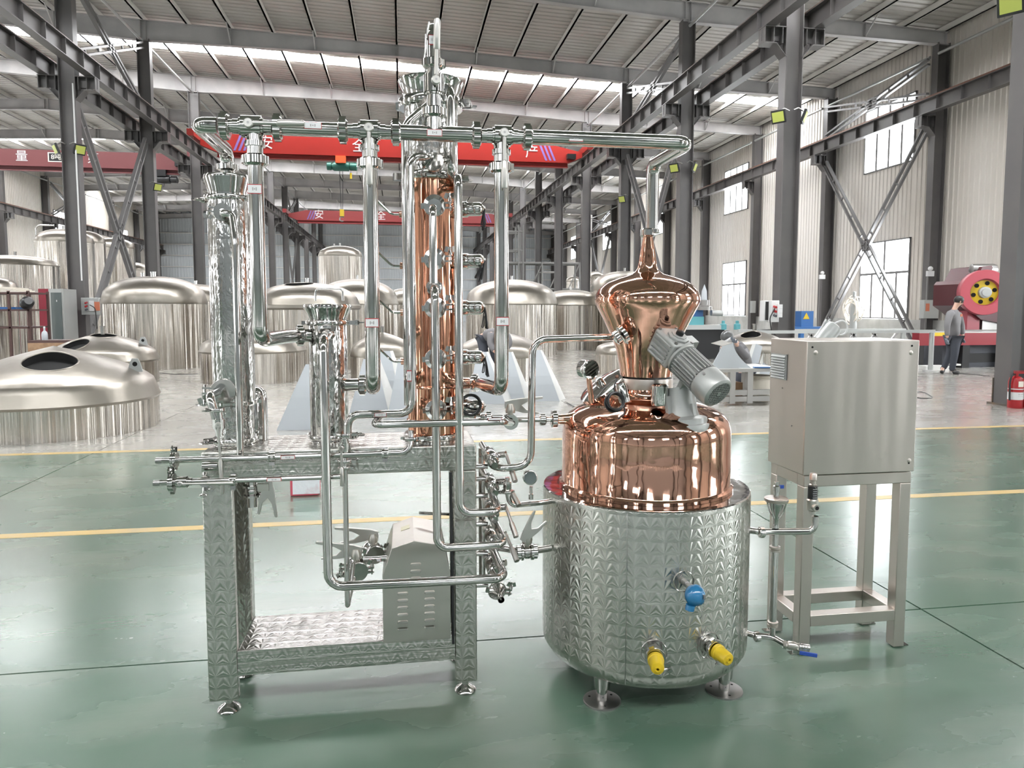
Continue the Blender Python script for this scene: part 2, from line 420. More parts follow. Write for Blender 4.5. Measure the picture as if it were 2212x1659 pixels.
ribbed(mb, YE, 'x', WL, -18.2, 0, zt, -1, .3); ribbed(mb, YE, 'x', -18.2, WR, 0, zt, -1, .3)
wb = mb.build('wall_back', 'wallgrey', kind='structure')
for k in range(8): MB().box(WL, YE-.2, 1.2+1.25*k, WR, YE-.06, 1.28+1.25*k).build('girt', 'purlin', wb)
mb = MB()   # the end behind the camera
ribbed(mb, YF-.2, 'x', WL, -18.2, 0, zt, 1, .3); ribbed(mb, YF-.2, 'x', -18.2, WR, 0, zt, 1, .3)
mb.build('wall_front', 'wallgrey', kind='structure')
for c in (-22.5, -13.5, -4.5, 4.5, 13.5):  # unseen glowing windows, added to light the steelwork from behind the camera
    for z0, z1 in ((6.86, 9.34),):
        wn[0] += 1; W = thing('window_%d' % wn[0], (c, YF, z0), kind='structure'); Y = YF-.1; fr = MB()
        for k in range(5): q = c-1.6+3.2*k/4; fr.box(q-.03, Y-.04, z0, q+.03, Y+.08, z1)
        for z in (z0, z0+(z1-z0)*.6, z1-.05): fr.box(c-1.63, Y-.04, z, c+1.63, Y+.08, z+.05)
        fr.build('window_frame', 'bracegrey', W)
        for k in range(4): MB().box(c-1.57+.8*k, Y, z0+.05, c-.83+.8*k, Y+.02, z1-.05).build('pane', 'win_pane', W)
# roof: sheets ribbed along the slope, purlins, tapered rafters, skylight strips
def roof_sheet(y0, y1):
    mb = MB(); pts = []; y = y0; pit = .30
    while y < y1-1e-6:
        for f, d in ((0, 0), (.6, 0), (.68, 1), (.92, 1), (1, 0)):
            p = min(y+f*pit, y1)
            if not (pts and abs(pts[-1][0]-p) < 1e-6): pts.append((p, d*.035))
        y += pit
    xs = [WL-.4, -18.2, WR+.4]; b = len(mb.v)
    for p, d in pts:
        for x in xs: mb.v.append((x, p, roofz(x)+d))
    for k in range(len(pts)-1):
        for i in (0, 1):
            a = b+3*k+i; mb.face([a, a+3, a+4, a+1], [(0, 0), (1, 0), (1, 1), (0, 1)])
    return mb
ce = thing('ceiling', (0, 0, 11), kind='structure'); ys = YF-.4
for c in STRIPS+[None]:
    e = c-.5 if c is not None else YE+.4
    roof_sheet(ys, e).build('roof_sheet', 'roof', ce)
    if c is None: break
    xs = [WL, XL-9, XL, XR-9.17, XR-1.2, XR+1.2, WR]
    for i in range(len(xs)-1):
        if i == 4: roof_sheet(c-.5, c+.5) ; 
        a, b = xs[i]+.02, xs[i+1]-.02
        MB().hexa([(a, c-.5, roofz(a)), (b, c-.5, roofz(b)), (b, c+.5, roofz(b)), (a, c+.5, roofz(a)),
                   (a, c-.5, roofz(a)+.01), (b, c-.5, roofz(b)+.01), (b, c+.5, roofz(b)+.01), (a, c+.5, roofz(a)+.01)]).build('skylight_panel', 'sky_pane', ce)
    ys = c+.5
x = XL-1.525*11
while x < WR:
    z = roofz(x)-.02
    MB().box(x-.035, YF, z-.2, x+.035, YE, z).box(x-.035, YF, z-.2, x+.05, YE, z-.185).build('purlin', 'purlin', ce)
    x += 1.525
def ibeam(mb, p0, p1, h0, h1, wf=.22, tf=.016, tw=.010, up=(0, 0, 1)):
    """I-section whose TOP line runs p0 to p1, depth h0 to h1"""
    p0, p1, up = V(p0), V(p1), V(up); s = (p1-p0).cross(up).normalized()
    def slab(a, b, t0, b0, t1, b1, hw):
        mb.hexa([a-s*hw-up*b0, b-s*hw-up*b1, b+s*hw-up*b1, a+s*hw-up*b0, a-s*hw-up*t0, b-s*hw-up*t1, b+s*hw-up*t1, a+s*hw-up*t0])
    slab(p0, p1, 0, tf, 0, tf, wf/2); slab(p0, p1, h0-tf, h0, h1-tf, h1, wf/2); slab(p0, p1, tf, h0-tf, tf, h1-tf, tw/2)
for y in FR:
    for x0, x1, h0, h1 in ((XA, -18.2, .5, .55), (-18.2, XL, .55, .72), (XL, -.1, .72, .42), (-.1, XR, .42, .55), (XR, XB+.2, .62, .42)):
        mb = MB(); ibeam(mb, (x0, y, roofz(x0)-.22), (x1, y, roofz(x1)-.22), h0, h1)
        n = max(1, round((x1-x0)/3.05))
        for k in range(n+1):
            f = min(max(k/n, .01), .99); xx = x0+(x1-x0)*f; h = h0+(h1-h0)*f; zt_ = roofz(xx)-.22
            mb.box(xx-.006, y-.1, zt_-h, xx+.006, y+.1, zt_)
            if 0 < k < n:
                for s in (-1, 1): mb.bar((xx, y+s*.03, zt_-h+.03), (xx, y+s*.75, roofz(xx)-.16), .04, .04)
        mb.build('rafter', 'rafter', ce)
# columns: H sections, cantilever brackets for the crane beams
def hsec(mb, x, y, z0, z1, d=.44, w=.30, t=.02):
    mb.box(x-d/2, y-w/2, z0, x-d/2+t, y+w/2, z1).box(x+d/2-t, y-w/2, z0, x+d/2, y+w/2, z1).box(x-d/2+t, y-.008, z0, x+d/2-t, y+.008, z1)
def bracket(mb, x, y, sides, zt_=8.03, zb=7.62):
    for s in sides:
        a, b = x+s*.2, x+s*.76
        mb.box(min(a, b), y-.16, zt_-.02, max(a, b), y+.16, zt_); mb.box(min(a, b), y-.01, zb+.1, max(a, b), y+.01, zt_)
        mb.hexa([(a, y-.16, zb-.28), (a, y+.16, zb-.28), (a, y+.16, zb-.26), (a, y-.16, zb-.26), (b-s*.3, y-.16, zb+.02), (b-s*.3, y+.16, zb+.02), (b-s*.3, y+.16, zb+.04), (b-s*.3, y-.16, zb+.04)])
        mb.box(min(b-s*.3, b), y-.16, zb+.02, max(b-s*.3, b), y+.16, zb+.04)
        mb.hexa([(a, y-.01, zb-.27), (b-s*.3, y-.01, zb+.03), (b-s*.3, y+.01, zb+.03), (a, y+.01, zb-.27), (a, y-.01, zb+.12), (b-s*.3, y-.01, zb+.12), (b-s*.3, y+.01, zb+.12), (a, y+.01, zb+.12)])
        for q in (.3, .52, .74): mb.box(x+s*q-.008, y-.15, zb+.03, x+s*q+.008, y+.15, zt_-.02)
def column(x, y, ztop, sides):
    c = thing('steel_column', (x, y, 0), kind='structure')
    mb = MB(); hsec(mb, x, y, 0, ztop); mb.build('column_shaft', 'coldark', c)
    mb = MB(); bracket(mb, x, y, sides); mb.build('crane_bracket', 'coldark', c)
    mb = MB().box(x-.25, y-.24, 0, x+.30, y+.24, .03)
    for s in (-1, 1): mb.box(x-.235, y+s*.16-.008, .03, x+.235, y+s*.16+.008, .42).box(x-.01, min(y+s*.16, y+s*.22), .03, x+.01, max(y+s*.16, y+s*.22), .38)
    mb.build('column_base', 'rust', c)

for y in FR:
    column(XL, y, roofz(XL)-.9, (-1, 1)); column(XR+(.32 if abs(y-9.7) < .1 else 0), y, roofz(XR)-.8, (-1, 1))
    column(XA, y, roofz(XA)-.6, (1,)); column(XB, y, roofz(XB)-.6, (-1,))
for x in (XL-.6, XL+.6, XR-.6, XR+.6, XA+.6, XB-.6):
    mb = MB(); ibeam(mb, (x, YF, 8.52), (x, YE-.3, 8.52), .48, .48, .26, .02, .012)
    y = YF+.3
    while y < YE-.4:
        for s in (-1, 1): mb.box(min(x, x+s*.12), y-.006, 8.07, max(x, x+s*.12), y+.006, 8.48)
        y += 1.05
    b = mb.build('crane_beam', 'coldark', kind='structure')
    MB().box(x-.03, YF, 8.53, x+.03, YE-.3, 8.61).build('crane_rail', 'rail', b)
# long tie pipes between the column heads, and the cross bracing bays
for x in (XL, XR, XA+.25, XB-.25):
    for i in range(len(FR)-1):
        MB().cyl((x, FR[i]+.2, roofz(x)-1.0), (x, FR[i+1]-.2, roofz(x)-1.0), .05, n=10).build('tie_pipe', 'ltgrey', kind='structure')
def brace(x, ya, yb, z0, z1, off=.13, lace=9):
    c = thing('cross_brace', (x, (ya+yb)/2, z0), kind='structure')
    for a, b in (((x, ya, z0), (x, yb, z1)), ((x, ya, z1), (x, yb, z0))):
        a, b = V(a), V(b); mb = MB(); d = (b-a).normalized(); n = d.cross(V((1, 0, 0))).normalized()
        for s in (-1, 1): mb.bar(a+n*off*s, b+n*off*s, .11, .07, n)
        for k in range(1, lace): q = a+(b-a)*k/lace; mb.bar(q-n*off, q+n*off, .05, .05, d)
        mb.build('brace_member', 'bracegrey', c)
    MB().box(x-.02, (ya+yb)/2-.22, (z0+z1)/2-.22, x+.02, (ya+yb)/2+.22, (z0+z1)/2+.22).build('gusset_plate', 'bracegrey', c)

for i in (7, 13):
    for x in (XL, XR, XA+.3, XB-.3):
        brace(x, FR[i]+.2, FR[i+1]-.2, .25, 7.65); brace(x, FR[i]+.2, FR[i+1]-.2, 8.75, roofz(x)-1.15, .09, 6)
# ================================================================ FITTINGS
VX, VY, VZ = V((1, 0, 0)), V((0, 1, 0)), V((0, 0, 1))
def nut(c, ax, r, w, par, name='union_nut', m='pipe', slots=5):
    """slotted round union nut centred at c"""
    x, y, z = basis(ax); n = 40; poly = []
    for k in range(n):
        a = 2*PI*k/n; rr = r*(.90 if (k*slots*2//n) % 2 and (k % 4 in (1, 2)) else 1); poly.append((rr*math.cos(a), rr*math.sin(a)))
    mb = MB(); c = V(c)
    mb.prism(poly, c-z*w/2, x, y, w); mb.lathe([(r*.72, -w*.75), (r*.86, -w*.5), (r*.86, w*.5), (r*.72, w*.75)], c, z, 24)
    return mb.build(name, m, par)
def clamp(c, ax, r, w, par, out=(1, 0, 0), name='clamp_ring', m='pipe', wing=True):
    """tri-clamp: split ring with lugs, bolt and wing nut on the side `out`"""
    x, y, z = basis(ax); c = V(c); o = V(out); o = (o-z*o.dot(z)).normalized(); t = z.cross(o)
    mb = MB().lathe([(r*.86, -w/2), (r*.97, -w/2), (r, -w*.3), (r, w*.3), (r*.97, w/2), (r*.86, w/2)], c, z, 36)
    k = min(r, .05)
    for s in (-1, 1): mb.obox(c+o*(r+k*.25)+t*s*k*.22, (k*.7, k*.16, w*.85), o, z)
    if wing:
        p = c+o*(r+k*.42); mb.cyl(p-t*k*.5, p+t*k*1.1, k*.09, n=8); mb.cyl(p+t*k*.35, p+t*k*.7, k*.22, k*.15, n=10)
        for s in (-1, 1): mb.obox(p+t*k*.85+o*s*k*.3, (k*.34, k*.5, k*.1), o+t*.4*s, z)
    mb.obox(c-o*(r+k*.08), (k*.3, k*.5, w*.8), o, z)
    return mb.build(name, m, par)
def pipe(pts, r, par, name='pipe', bend=None, m='pipe', n=16):
    return MB().tube(pts, r, r*1.9 if bend is None else bend, n).build(name, m, par)
def sticker(c, par, w=.045, h=.014, nrm=(0, -1, 0), up=(0, 0, 1), mark=True):
    c = V(c); nrm = V(nrm).normalized(); up = V(up); x = up.cross(nrm)
    s = MB().obox(c, (w, h, .0012), x, nrm).build('label_sticker', 'red', par, 'white sticker with a thin red border')
    MB().obox(c+nrm*.0009, (w*.93, h*.84, .0008), x, nrm).build('sticker_face', 'white', s)
    if mark:
        mb = MB()
        for k in (-1, 0, 1): mb.obox(c+nrm*.0016+x*k*w*.12-V(up)*.0*h, (w*.07, h*(.34 if k else .18), .0004), x, nrm)
        mb.build('faint_print', 'dull', s)
def lever(c, d, L, par, nrm=(0, -1, 0), r=.006, name='lever_handle'):
    c, d, nrm = V(c), V(d).normalized(), V(nrm).normalized()
    mb = MB().cyl(c, c+d*L*.5, r*.75, n=10).lathe([(r*1.0, 0), (r*1.35, L*.03), (r*1.35, L*.5), (r*1.1, L*.52)], c+d*L*.48, d, 12)
    return mb.build(name, 'dull' if False else 'pipe', par)
def ball_valve(c, ax, r, L, par, stem=(0, -1, 0), hd=(0, 0, -1), hl=.17, name='valve_body'):
    c, a, s = V(c), V(ax).normalized(), V(stem).normalized()
    mb = MB().lathe([(r*.9, -L*.75), (r*.9, -L*.5), (r*1.1, -L*.5), (r*1.1, -L*.42), (r*1.38, -L*.4), (r*1.38, L*.4), (r*1.1, L*.42), (r*1.1, L*.5), (r*.9, L*.5), (r*.9, L*.75)], c, a, 28)
    mb.cyl(c+s*r*.8, c+s*r*1.75, r*.5, n=16)
    b = mb.build(name, 'pipe', par)
    h = MB().lathe([(r*.62, 0), (r*.62, r*.45), (r*.5, r*.55)], c+s*r*1.7, s, 20)
    q = c+s*r*1.95; d = V(hd).normalized()
    h.cyl(q+d*r*.3, q+d*hl*.52, r*.27, r*.25, n=12); h.lathe([(r*.3, 0), (r*.44, hl*.03), (r*.44, hl*.46), (r*.36, hl*.5)], q+d*hl*.5, d, 14)
    h.build('valve_handle', 'handle', b)
    MB().cyl(q+s*r*.25, q+s*r*.32, r*.16, n=12).build('stem_bolt', 'dull', b)
    return b
def fork(o, xa, ya, L, par, dep=.011, name='fork_handle', m='handle'):
    """forked butterfly-valve handle: long upper prong, shorter lower prong"""
    poly = [(.022, .016), (-.01, .024), (-L*.6, .030), (-L, .033), (-L, .024), (-L*.55, .014), (-L*.36, .0), (-L*.5, -.018), (-L*.88, -.030), (-L*.88, -.038), (-L*.42, -.032), (-.01, -.02), (.022, -.012)]
    x, y = V(xa).normalized(), V(ya).normalized(); z = x.cross(y)
    mb = MB().prism(poly, V(o)-z*dep/2, x, y, dep)
    h = bevel(mb.build(name, m, par), .002); return h
def butterfly(c, ax, r, par, stem=(0, 0, 1), hx=(-1, 0, 0), L=.13, cl=True, w=.03):
    """butterfly valve body between two clamps, turned by a forked handle on a conical hub"""
    c, a, s = V(c), V(ax).normalized(), V(stem).normalized()
    b = MB().lathe([(r*.75, -w), (r*1.15, -w), (r*1.15, -w*.65), (r*.85, -w*.5), (r*.95, -w*.3), (r*.95, w*.3), (r*.85, w*.5), (r*1.15, w*.65), (r*1.15, w), (r*.75, w)], c, a, 30).build('valve_body', 'pipe', par)
    MB().lathe([(.010, 0), (.010, r*.4), (.019, r*.42), (.021, r*.42+.015), (.013, r*.42+.036)], c+s*r*.9, s, 18).build('valve_hub', 'satin', b)
    hx = V(hx); fork(c+s*(r*1.32+.03), hx*-1, s, L, par)
    if cl:
        for k in (-1, 1): clamp(c+a*k*w*.98, a, r*1.25, w*.5, par, s.cross(a)*(1 if k > 0 else -1))
    return b
def cable_bunch(c, par_label, cat, L=.06, sp=.012, n=6, name='cable_bundle', d=(0, 0, -1)):
    mb = MB(); c = V(c); d = V(d)
    for k in range(n):
        a = V((random.uniform(-sp, sp), random.uniform(-sp, sp), 0)); q = L*random.uniform(.8, 1.1)
        mb.tube([c, c+a*.8+d*q*.4, c+a*1.6+d*q, c+a*1.1+V((.004, 0, 0))+d*q*.95, c+a*.4+d*q*.4], .0022, .006, 6, steps=3)
    o = solo(mb, name, 'black', par_label, cat); return o
HY = 2.42                 # plane of the long vapour header
CYL = 2.80                # plane of the column axes
# ================================================================ WORK FRAME
FX0, FX1, FY0, FY1, TZ = -.723, .272, 2.66, 2.99, .984
t = thing('stand_frame', (-.225, 2.82, 0), 'jewelled stainless steel stand on four round feet carrying the columns', 'stand')
bevel(MB().box(FX0, FY0, TZ-.098, FX1, FY1, TZ).build('top_deck', 'jewel', t), .006, 3)
for x0, x1 in ((FX0, FX0+.105), (FX1-.085, FX1)):
    for y0, y1 in ((FY0, FY0+.03), (FY1-.06, FY1)):
        bevel(MB().box(x0, y0, .05, x1, y1, TZ-.099).build('leg', 'jewel', t), .004)
for x0, x1 in ((FX0, FX0+.003), (FX1-.003, FX1)): MB().box(x0+.001*(1 if x0 < 0 else -1), FY0+.031, .3, x1, FY1-.061, TZ-.1).build('side_panel', 'satin', t)
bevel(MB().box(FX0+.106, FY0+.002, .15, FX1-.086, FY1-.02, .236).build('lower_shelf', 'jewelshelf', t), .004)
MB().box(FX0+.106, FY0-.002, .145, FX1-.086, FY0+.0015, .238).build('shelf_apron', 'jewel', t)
MB().tube([P(973, 1020, Y=2.66), P(979, 1390, Y=2.66)], .006, 0, 8).build('black_edge_seal', 'black', t)
for x, y in ((-.66, 2.69), (.228, 2.69), (-.66, 2.95), (.228, 2.95)):
    MB().lathe([(.040, 0), (.043, .006), (.036, .016), (.018, .026), (.013, .03), (.013, .06)], (x, y, 0), VZ, 24).build('foot', 'steel', t)
# ================================================================ LEFT CONDENSER
cx_, cz = -.632, TZ
def zc(py, px=510): return P(px, py, Y=CYL).z
t = thing('tubular_condenser', (cx_, CYL, TZ), 'tall slim jewelled steel condenser at the left end of the stand, flared head', 'column')
z1, z2, z3 = zc(948), zc(868), zc(430, 490)
MB().lathe([(.072, 0), (.072, z1-TZ-.01)], (cx_, CYL, TZ), VZ, 40).build('base_ferrule', 'steel', t)
MB().torus((cx_, CYL, TZ+.004), VZ, .073, .004, 36, 8).build('weld_ring', 'steel', t)
clamp((cx_, CYL, z1), VZ, .083, .018, t, (-1, -.35, 0))
MB().lathe([(.07, 0), (.07, z2-z1)], (cx_, CYL, z1), VZ, 40).build('lower_shell', 'jewelbright', t)
clamp((cx_, CYL, z2), VZ, .085, .016, t, (-1, -.2, 0))
MB().lathe([(.074, 0), (.0755, .01), (.0755, z3-z2-.02), (.074, z3-z2)], (cx_, CYL, z2), VZ, 44).build('shell', 'jewelbright', t)
clamp((cx_, CYL, z3), VZ, .086, .017, t, (-.8, .5, 0))
zt1 = zc(381, 490)
MB().lathe([(.070, 0), (.070, .02), (.085, zt1-z3-.012), (.085, zt1-z3-.004), (.082, zt1-z3), (.024, zt1-z3+.004), (.024, zt1-z3+.03)], (cx_, CYL, z3), VZ, 44).build('flared_head', 'steel', t)
# side glass near the top with a hooked outlet
q = P(481, 458, Y=2.70)
MB().cyl(q+V((.01, .07, 0)), q, .020, n=20).build('port', 'steel', t)
clamp(q, (.25, -1, 0), .032, .012, t, (-1, 0, .2))
q2 = P(470, 845, Y=2.72)
MB().cyl(q2+V((.02, .06, 0)), q2, .022, n=20).build('port', 'steel', t)
clamp(q2+V((.02, 0, 0)), (.1, -1, .0), .045, .012, t, (-1, 0, .05))
t = thing('drain_tube', (P(510, 985, Y=2.62).x, 2.62, TZ), 'slim steel tube running down the front of the left condenser', 'pipe')
a = P(482, 460, Y=2.64); b = P(508, 500, Y=2.62); c = P(521, 985, Y=2.60)
pipe([q, a, a+V((.03, 0, -.004)), V((b.x, 2.62, b.z-.02)), V((b.x, 2.60, c.z))], .0125, t, bend=.03)
t = thing('level_outlet', (P(472, 1000, Y=2.55)), 'hooked steel outlet with a valve and long lever, front left of the condenser', 'valve')
a = P(462, 850, Y=2.62); e = P(470, 1035, Y=2.52)
pipe([q2, V((a.x, 2.56, a.z)), V((P(467, 900, Y=2.56).x, 2.56, P(467, 905, Y=2.56).z))], .015, t, bend=.03)
v = P(471, 885, Y=2.56); clamp(v, VZ, .026, .013, t, (-1, -.1, 0))
v = P(473, 915, Y=2.56); pipe([v+V((0, 0, .05)), v-V((0, 0, .04))], .013, t, 'tail_pipe')
ball_valve(v, VZ, .016, .04, t, (.15, -1, 0), (.03, 0, -1), .24)
# small domed vessel behind
vx = P(549, 900, Y=2.92)
t = thing('spirit_vessel', (vx.x, 2.9, TZ), 'small mirror-polished domed vessel standing behind the left condenser', 'vessel')
zb = TZ; zd = P(553, 832, Y=2.92).z
MB().lathe([(.055, 0), (.055, zd-zb-.05), (.050, zd-zb-.025), (.036, zd-zb-.008), (.010, zd-zb)], (vx.x, 2.9, zb+.001), VZ, 36).build('vessel_shell', 'steel', t)
MB().lathe([(.012, 0), (.012, .012), (.005, .016)], (vx.x, 2.9, zd-.002), VZ, 16).build('vent_cap', 'steel', t)
# ================================================================ MIDDLE BASKET
bx = -.283
def zb_(py): return P(712, py, Y=CYL).z
t = thing('aroma_basket', (bx, CYL, TZ), 'short jewelled steel basket vessel with a wire handle, middle of the stand', 'vessel')
z1, z3, zt1 = zb_(940), zb_(697), zb_(657)
MB().lathe([(.068, 0), (.068, z1-TZ-.008)], (bx, CYL, TZ), VZ, 36).build('base_ferrule', 'steel', t)
MB().torus((bx, CYL, TZ+.01), VZ, .072, .003, 36, 8).build('weld_ring', 'steel', t)
clamp((bx, CYL, z1), VZ, .082, .018, t, (1, -.5, 0))
MB().lathe([(.070, 0), (.072, .008), (.072, z3-z1-.01), (.07, z3-z1)], (bx, CYL, z1), VZ, 40).build('shell', 'jewelbright', t)
clamp((bx, CYL, z3), VZ, .085, .018, t, (1, -.1, 0))
MB().lathe([(.072, 0), (.072, .016), (.088, zt1-z3-.018), (.091, zt1-z3-.008), (.088, zt1-z3), (.0, zt1-z3+.002)], (bx, CYL, z3), VZ, 44).build('flared_head', 'steel', t)
a, b = P(682, 650, Y=2.80), P(741, 650, Y=2.80); h = P(712, 624, Y=2.8).z
MB().tube([a, V((a.x, a.y, h)), V((b.x, b.y, h)), b], .004, .014, 10).build('wire_handle', 'pipe', t)
# ================================================================ COPPER COLUMN
kx = .117
def zk(py, px=935): return P(px, py, Y=CYL).z
t = thing('copper_rectifier', (kx, CYL, TZ), 'tall polished copper rectifying column under a steel head, right end of the stand', 'column')
z1, z2, z3, zt1 = zk(938), zk(386), zk(228), zk(178)
MB().lathe([(.098, 0), (.098, z1-TZ-.01)], (kx, CYL, TZ), VZ, 40).build('base_ferrule', 'steel', t)
clamp((kx, CYL, z1), VZ, .115, .024, t, (-.7, -.7, 0))
prof = [(.106, 0), (.106, .01), (.1, .014)]; zs = [zk(y) for y in (875, 770, 665, 565, 455)]
for z in zs: prof += [(.1, z-z1-.05), (.1006, z-z1), (.1, z-z1+.05)]
prof += [(.1, z2-z1-.012), (.106, z2-z1-.008), (.106, z2-z1)]
MB().lathe(prof, (kx, CYL, z1), VZ, 56).build('copper_shell', 'copperw', t)
for y in (832, 905): MB().torus((kx, CYL, zk(y)), VZ, .101, .0055, 40, 8).build('copper_bead', 'copper', t)
clamp((kx, CYL, z2), VZ, .117, .03, t, (-1, -.1, 0), wing=False); clamp((kx, CYL, z2+.001), VZ, .112, .026, t, (1, -.1, 0), name='clamp_lug')
MB().lathe([(.102, 0), (.102, z3-z2-.01), (.106, z3-z2)], (kx, CYL, z2), VZ, 48).build('head_shell', 'jewelbright', t)
clamp((kx, CYL, z3), VZ, .124, .034, t, (1, -.3, 0))
MB().lathe([(.104, 0), (.104, .02), (.119, zt1-z3-.018), (.125, zt1-z3-.006), (.122, zt1-z3), (.112, zt1-z3+.001), (.108, zt1-z3-.012), (.0, zt1-z3-.012)], (kx, CYL, z3), VZ, 56).build('flared_head', 'steel', t)
# sight ports toward the front and lamp ports toward the right, one pair per tray
for i, z in enumerate(zs):
    c = V((kx+.004, CYL-.125, z))
    MB().cyl((kx, CYL-.09, z), c, .026, n=24).build('port', 'copper', t)
    MB().lathe([(.028, 0), (.040, .004), (.040, .016), (.026, .018), (.026, .010), (0, .010)], c+V((0, -.004, 0))-V((0, -.001, 0)), (0, -1, 0), 32).build('sight_glass', 'steel', t)
    clamp(c-V((0, .006, 0)), (0, -1, 0), .041, .012, t, (1, 0, .05)); 
    d = V((.93, -.37, .0)).normalized(); a = V((kx, CYL, z))+d*.085
    MB().torus(a+d*.012, d, .030, .009, 28, 10).build('port_collar', 'copper', t)
    l = MB().lathe([(.024, 0), (.024, .018), (.030, .022), (.030, .05), (.026, .054), (.026, .10), (.023, .106)], a+d*.008, d, 28).build('lamp_tube', 'steel', t)
    MB().lathe([(.0225, 0), (.0225, .003), (.012, .010), (0, .012)], a+d*.114, d, 24).build('lamp_window', 'mirror', l)
    MB().ball(a+d*.124+V((0, 0, .004)), .007, 10).build('cable_gland', 'steel', l)
    if i: 
        s = V((kx-.1, CYL-.01, z-.018)); e = MB().lathe([(.009, 0), (.009, .018), (.013, .02), (.013, .03), (.006, .032)], s+V((.006, 0, 0)), (-1, 0, 0), 12).build('drip_nozzle', 'copper', t)
        g = s-V((.025, 0, 0)); MB().tube([g, g-V((.03, 0, 0)), g+V((-.10, .0, .068))], .0045, .02, 8).build('drip_tube', 'pipe', e)
cabs = ['hanging from the top lamp port of the copper column', 'hanging from the second lamp port down the copper column', 'hanging from the middle lamp port of the copper column', 'hanging from the fourth lamp port of the copper column']
for i, z in enumerate(zs[::-1][:4]):
    d = V((.93, -.37, 0)).normalized(); c = V((kx, CYL, z))+d*.212
    cable_bunch(c, 'tied bunch of black cable '+cabs[i], 'cable', .075, .011, 6, d=(-.35, 0, -1) if i == 1 else (0, 0, -1))
c = P(1017, 874, Y=2.70); mb = MB()
for k in range(6): mb.torus(c+V((random.uniform(-.003, .003), -.004*k, random.uniform(-.003, .003))), (0, -1, .08*k-.2), .036+.002*(k % 3), .0032, 30, 6)
solo(mb, 'cable_coil', 'black', 'coil of black cable hung on the lowest lamp port of the copper column', 'cable')
# ================================================================ LONG VAPOUR HEADER
zh = P(1410, 352, Y=2.78).z-.003; xe = P(1410, 352, Y=2.78).x
def hx(px): return P(px, 285, Y=HY).x
xl = -.632
t = thing('vapour_header', (hx(935), HY, zh), 'long mirror-polished horizontal steel header pipe with union nuts across the top', 'pipe')
r = .0255
pipe([(hx(585), HY, zh), (hx(740), HY, zh)], r*.92, t); pipe([(hx(855), HY, zh), (hx(1028), HY, zh)], r, t)
pipe([(hx(1137), HY, zh), (xe, HY, zh), (xe, 2.78, zh), (xe, 2.78, P(1408, 505, Y=2.78).z)], r, t, 'right_arm', bend=.045)
pipe([(hx(470), HY, zh), (xl, HY, zh), (xl, CYL, zh), (xl, CYL, zc(383, 490))], r, t, 'left_arm', bend=.05)
pipe([(hx(480), HY, zh), (hx(1140), HY, zh)], r*.8, t, 'inner_pipe')
for px in (486, 600, 741, 855, 1029, 1138): nut((hx(px), HY, zh), VX, .044, .021, t)
zn = zc(362, 490); nut((xl, CYL, zn), VZ, .04, .018, t)
zn = P(1408, 500, Y=2.78).z; nut((xe, 2.78, zn), VZ, .038, .012, t)
ball_valve((hx(544), HY, zh), VX, r, .075, t, (0, -1, 0), (1, 0, .02), .17)
for px in (798, 1085): ball_valve((hx(px), HY, zh), VX, r, .07, t, (0, -1, 0), (0, 0, -1), .18)
for px in (550, 798, 1083):
    pipe([(hx(px), HY, zh-.02), (hx(px), HY, zh-.09)], r*1.0, t, 'branch'); MB().lathe([(r*1.25, 0), (r*1.25, .016)], (hx(px), HY, zh-.062), VZ, 20).build('collar', 'pipe', t)
for px, w_ in ((678, .055), (938, .05), (1241, .05)): sticker((hx(px), HY-r*.9 if px != 938 else HY-r, zh+.006 if px < 700 else zh-.003), t, w_, .022)
# riser over the column head
xr = hx(938)
t = thing('reflux_riser', (xr, HY, zh), 'upright steel riser looping over the top of the copper column head', 'pipe')
def zr(py): return P(935, py, Y=HY).z
ztop = zr(52)
pipe([(xr, HY, zh), (xr, HY, zr(215))], r*.95, t, 'lower_riser')
pipe([(xr, HY, zr(150)), (xr-.002, HY, ztop), (xr+.004, 2.70, ztop), (xr+.004, 2.74, ztop-.02), (xr+.004, 2.74, z3+.08)], .024, t, 'loop', bend=.07)
nut((xr, HY, zr(243)), VZ, .042, .022, t); nut((xr, HY, zr(138)), VZ, .04, .02, t)
ball_valve((xr, HY, zr(182)), VZ, .025, .07, t, (.1, -1, 0), (.03, 0, 1), .19)
pipe([(xr-.014, HY-.006, ztop+.004), (xr-.030, HY, zr(130))], .0035, t, 'thin_tube', m='pipe')
sticker((xr-.006, HY-.0245, zr(92)), t, .022, .032)
# ================================================================ DOWNPIPES
def downpipe(px, label, legs, zs_, ys_=None):
    x = hx(px); t = thing('downpipe', (x, HY, zh-.1), label, 'pipe', 'downpipes under the header')
    nut((x, HY, zh-.105), VZ, .043, .024, t)
    pipe([(x, HY, zh-.08)]+legs(x), r*.97, t, bend=.048)
    sticker((x, HY-r, zs_), t, .044, .03); return t
t = downpipe(550, 'leftmost downpipe, bending at its foot into the basket vessel', lambda x: [(x, HY, P(560, 735, Y=HY).z), (P(612, 735, Y=2.6).x, 2.62, P(612, 728, Y=2.62).z), (bx-.10, 2.77, P(650, 725, Y=2.77).z), (bx-.05, CYL-.02, P(650, 725, Y=2.77).z)], P(551, 411, Y=HY).z)
q = P(648, 725, Y=2.76); nut(q, (1, .25, 0), .04, .02, t)
t = downpipe(798, 'middle downpipe in front of the copper column, ending left at the basket vessel', lambda x: [(x, HY, P(812, 838, Y=HY).z), (x-.02, 2.76, P(800, 832, Y=2.72).z), (bx+.05, 2.79, P(770, 832, Y=2.78).z)], P(807, 697, Y=HY).z)
q = P(783, 832, Y=2.77); nut(q, (1, 0, 0), .04, .02, t)
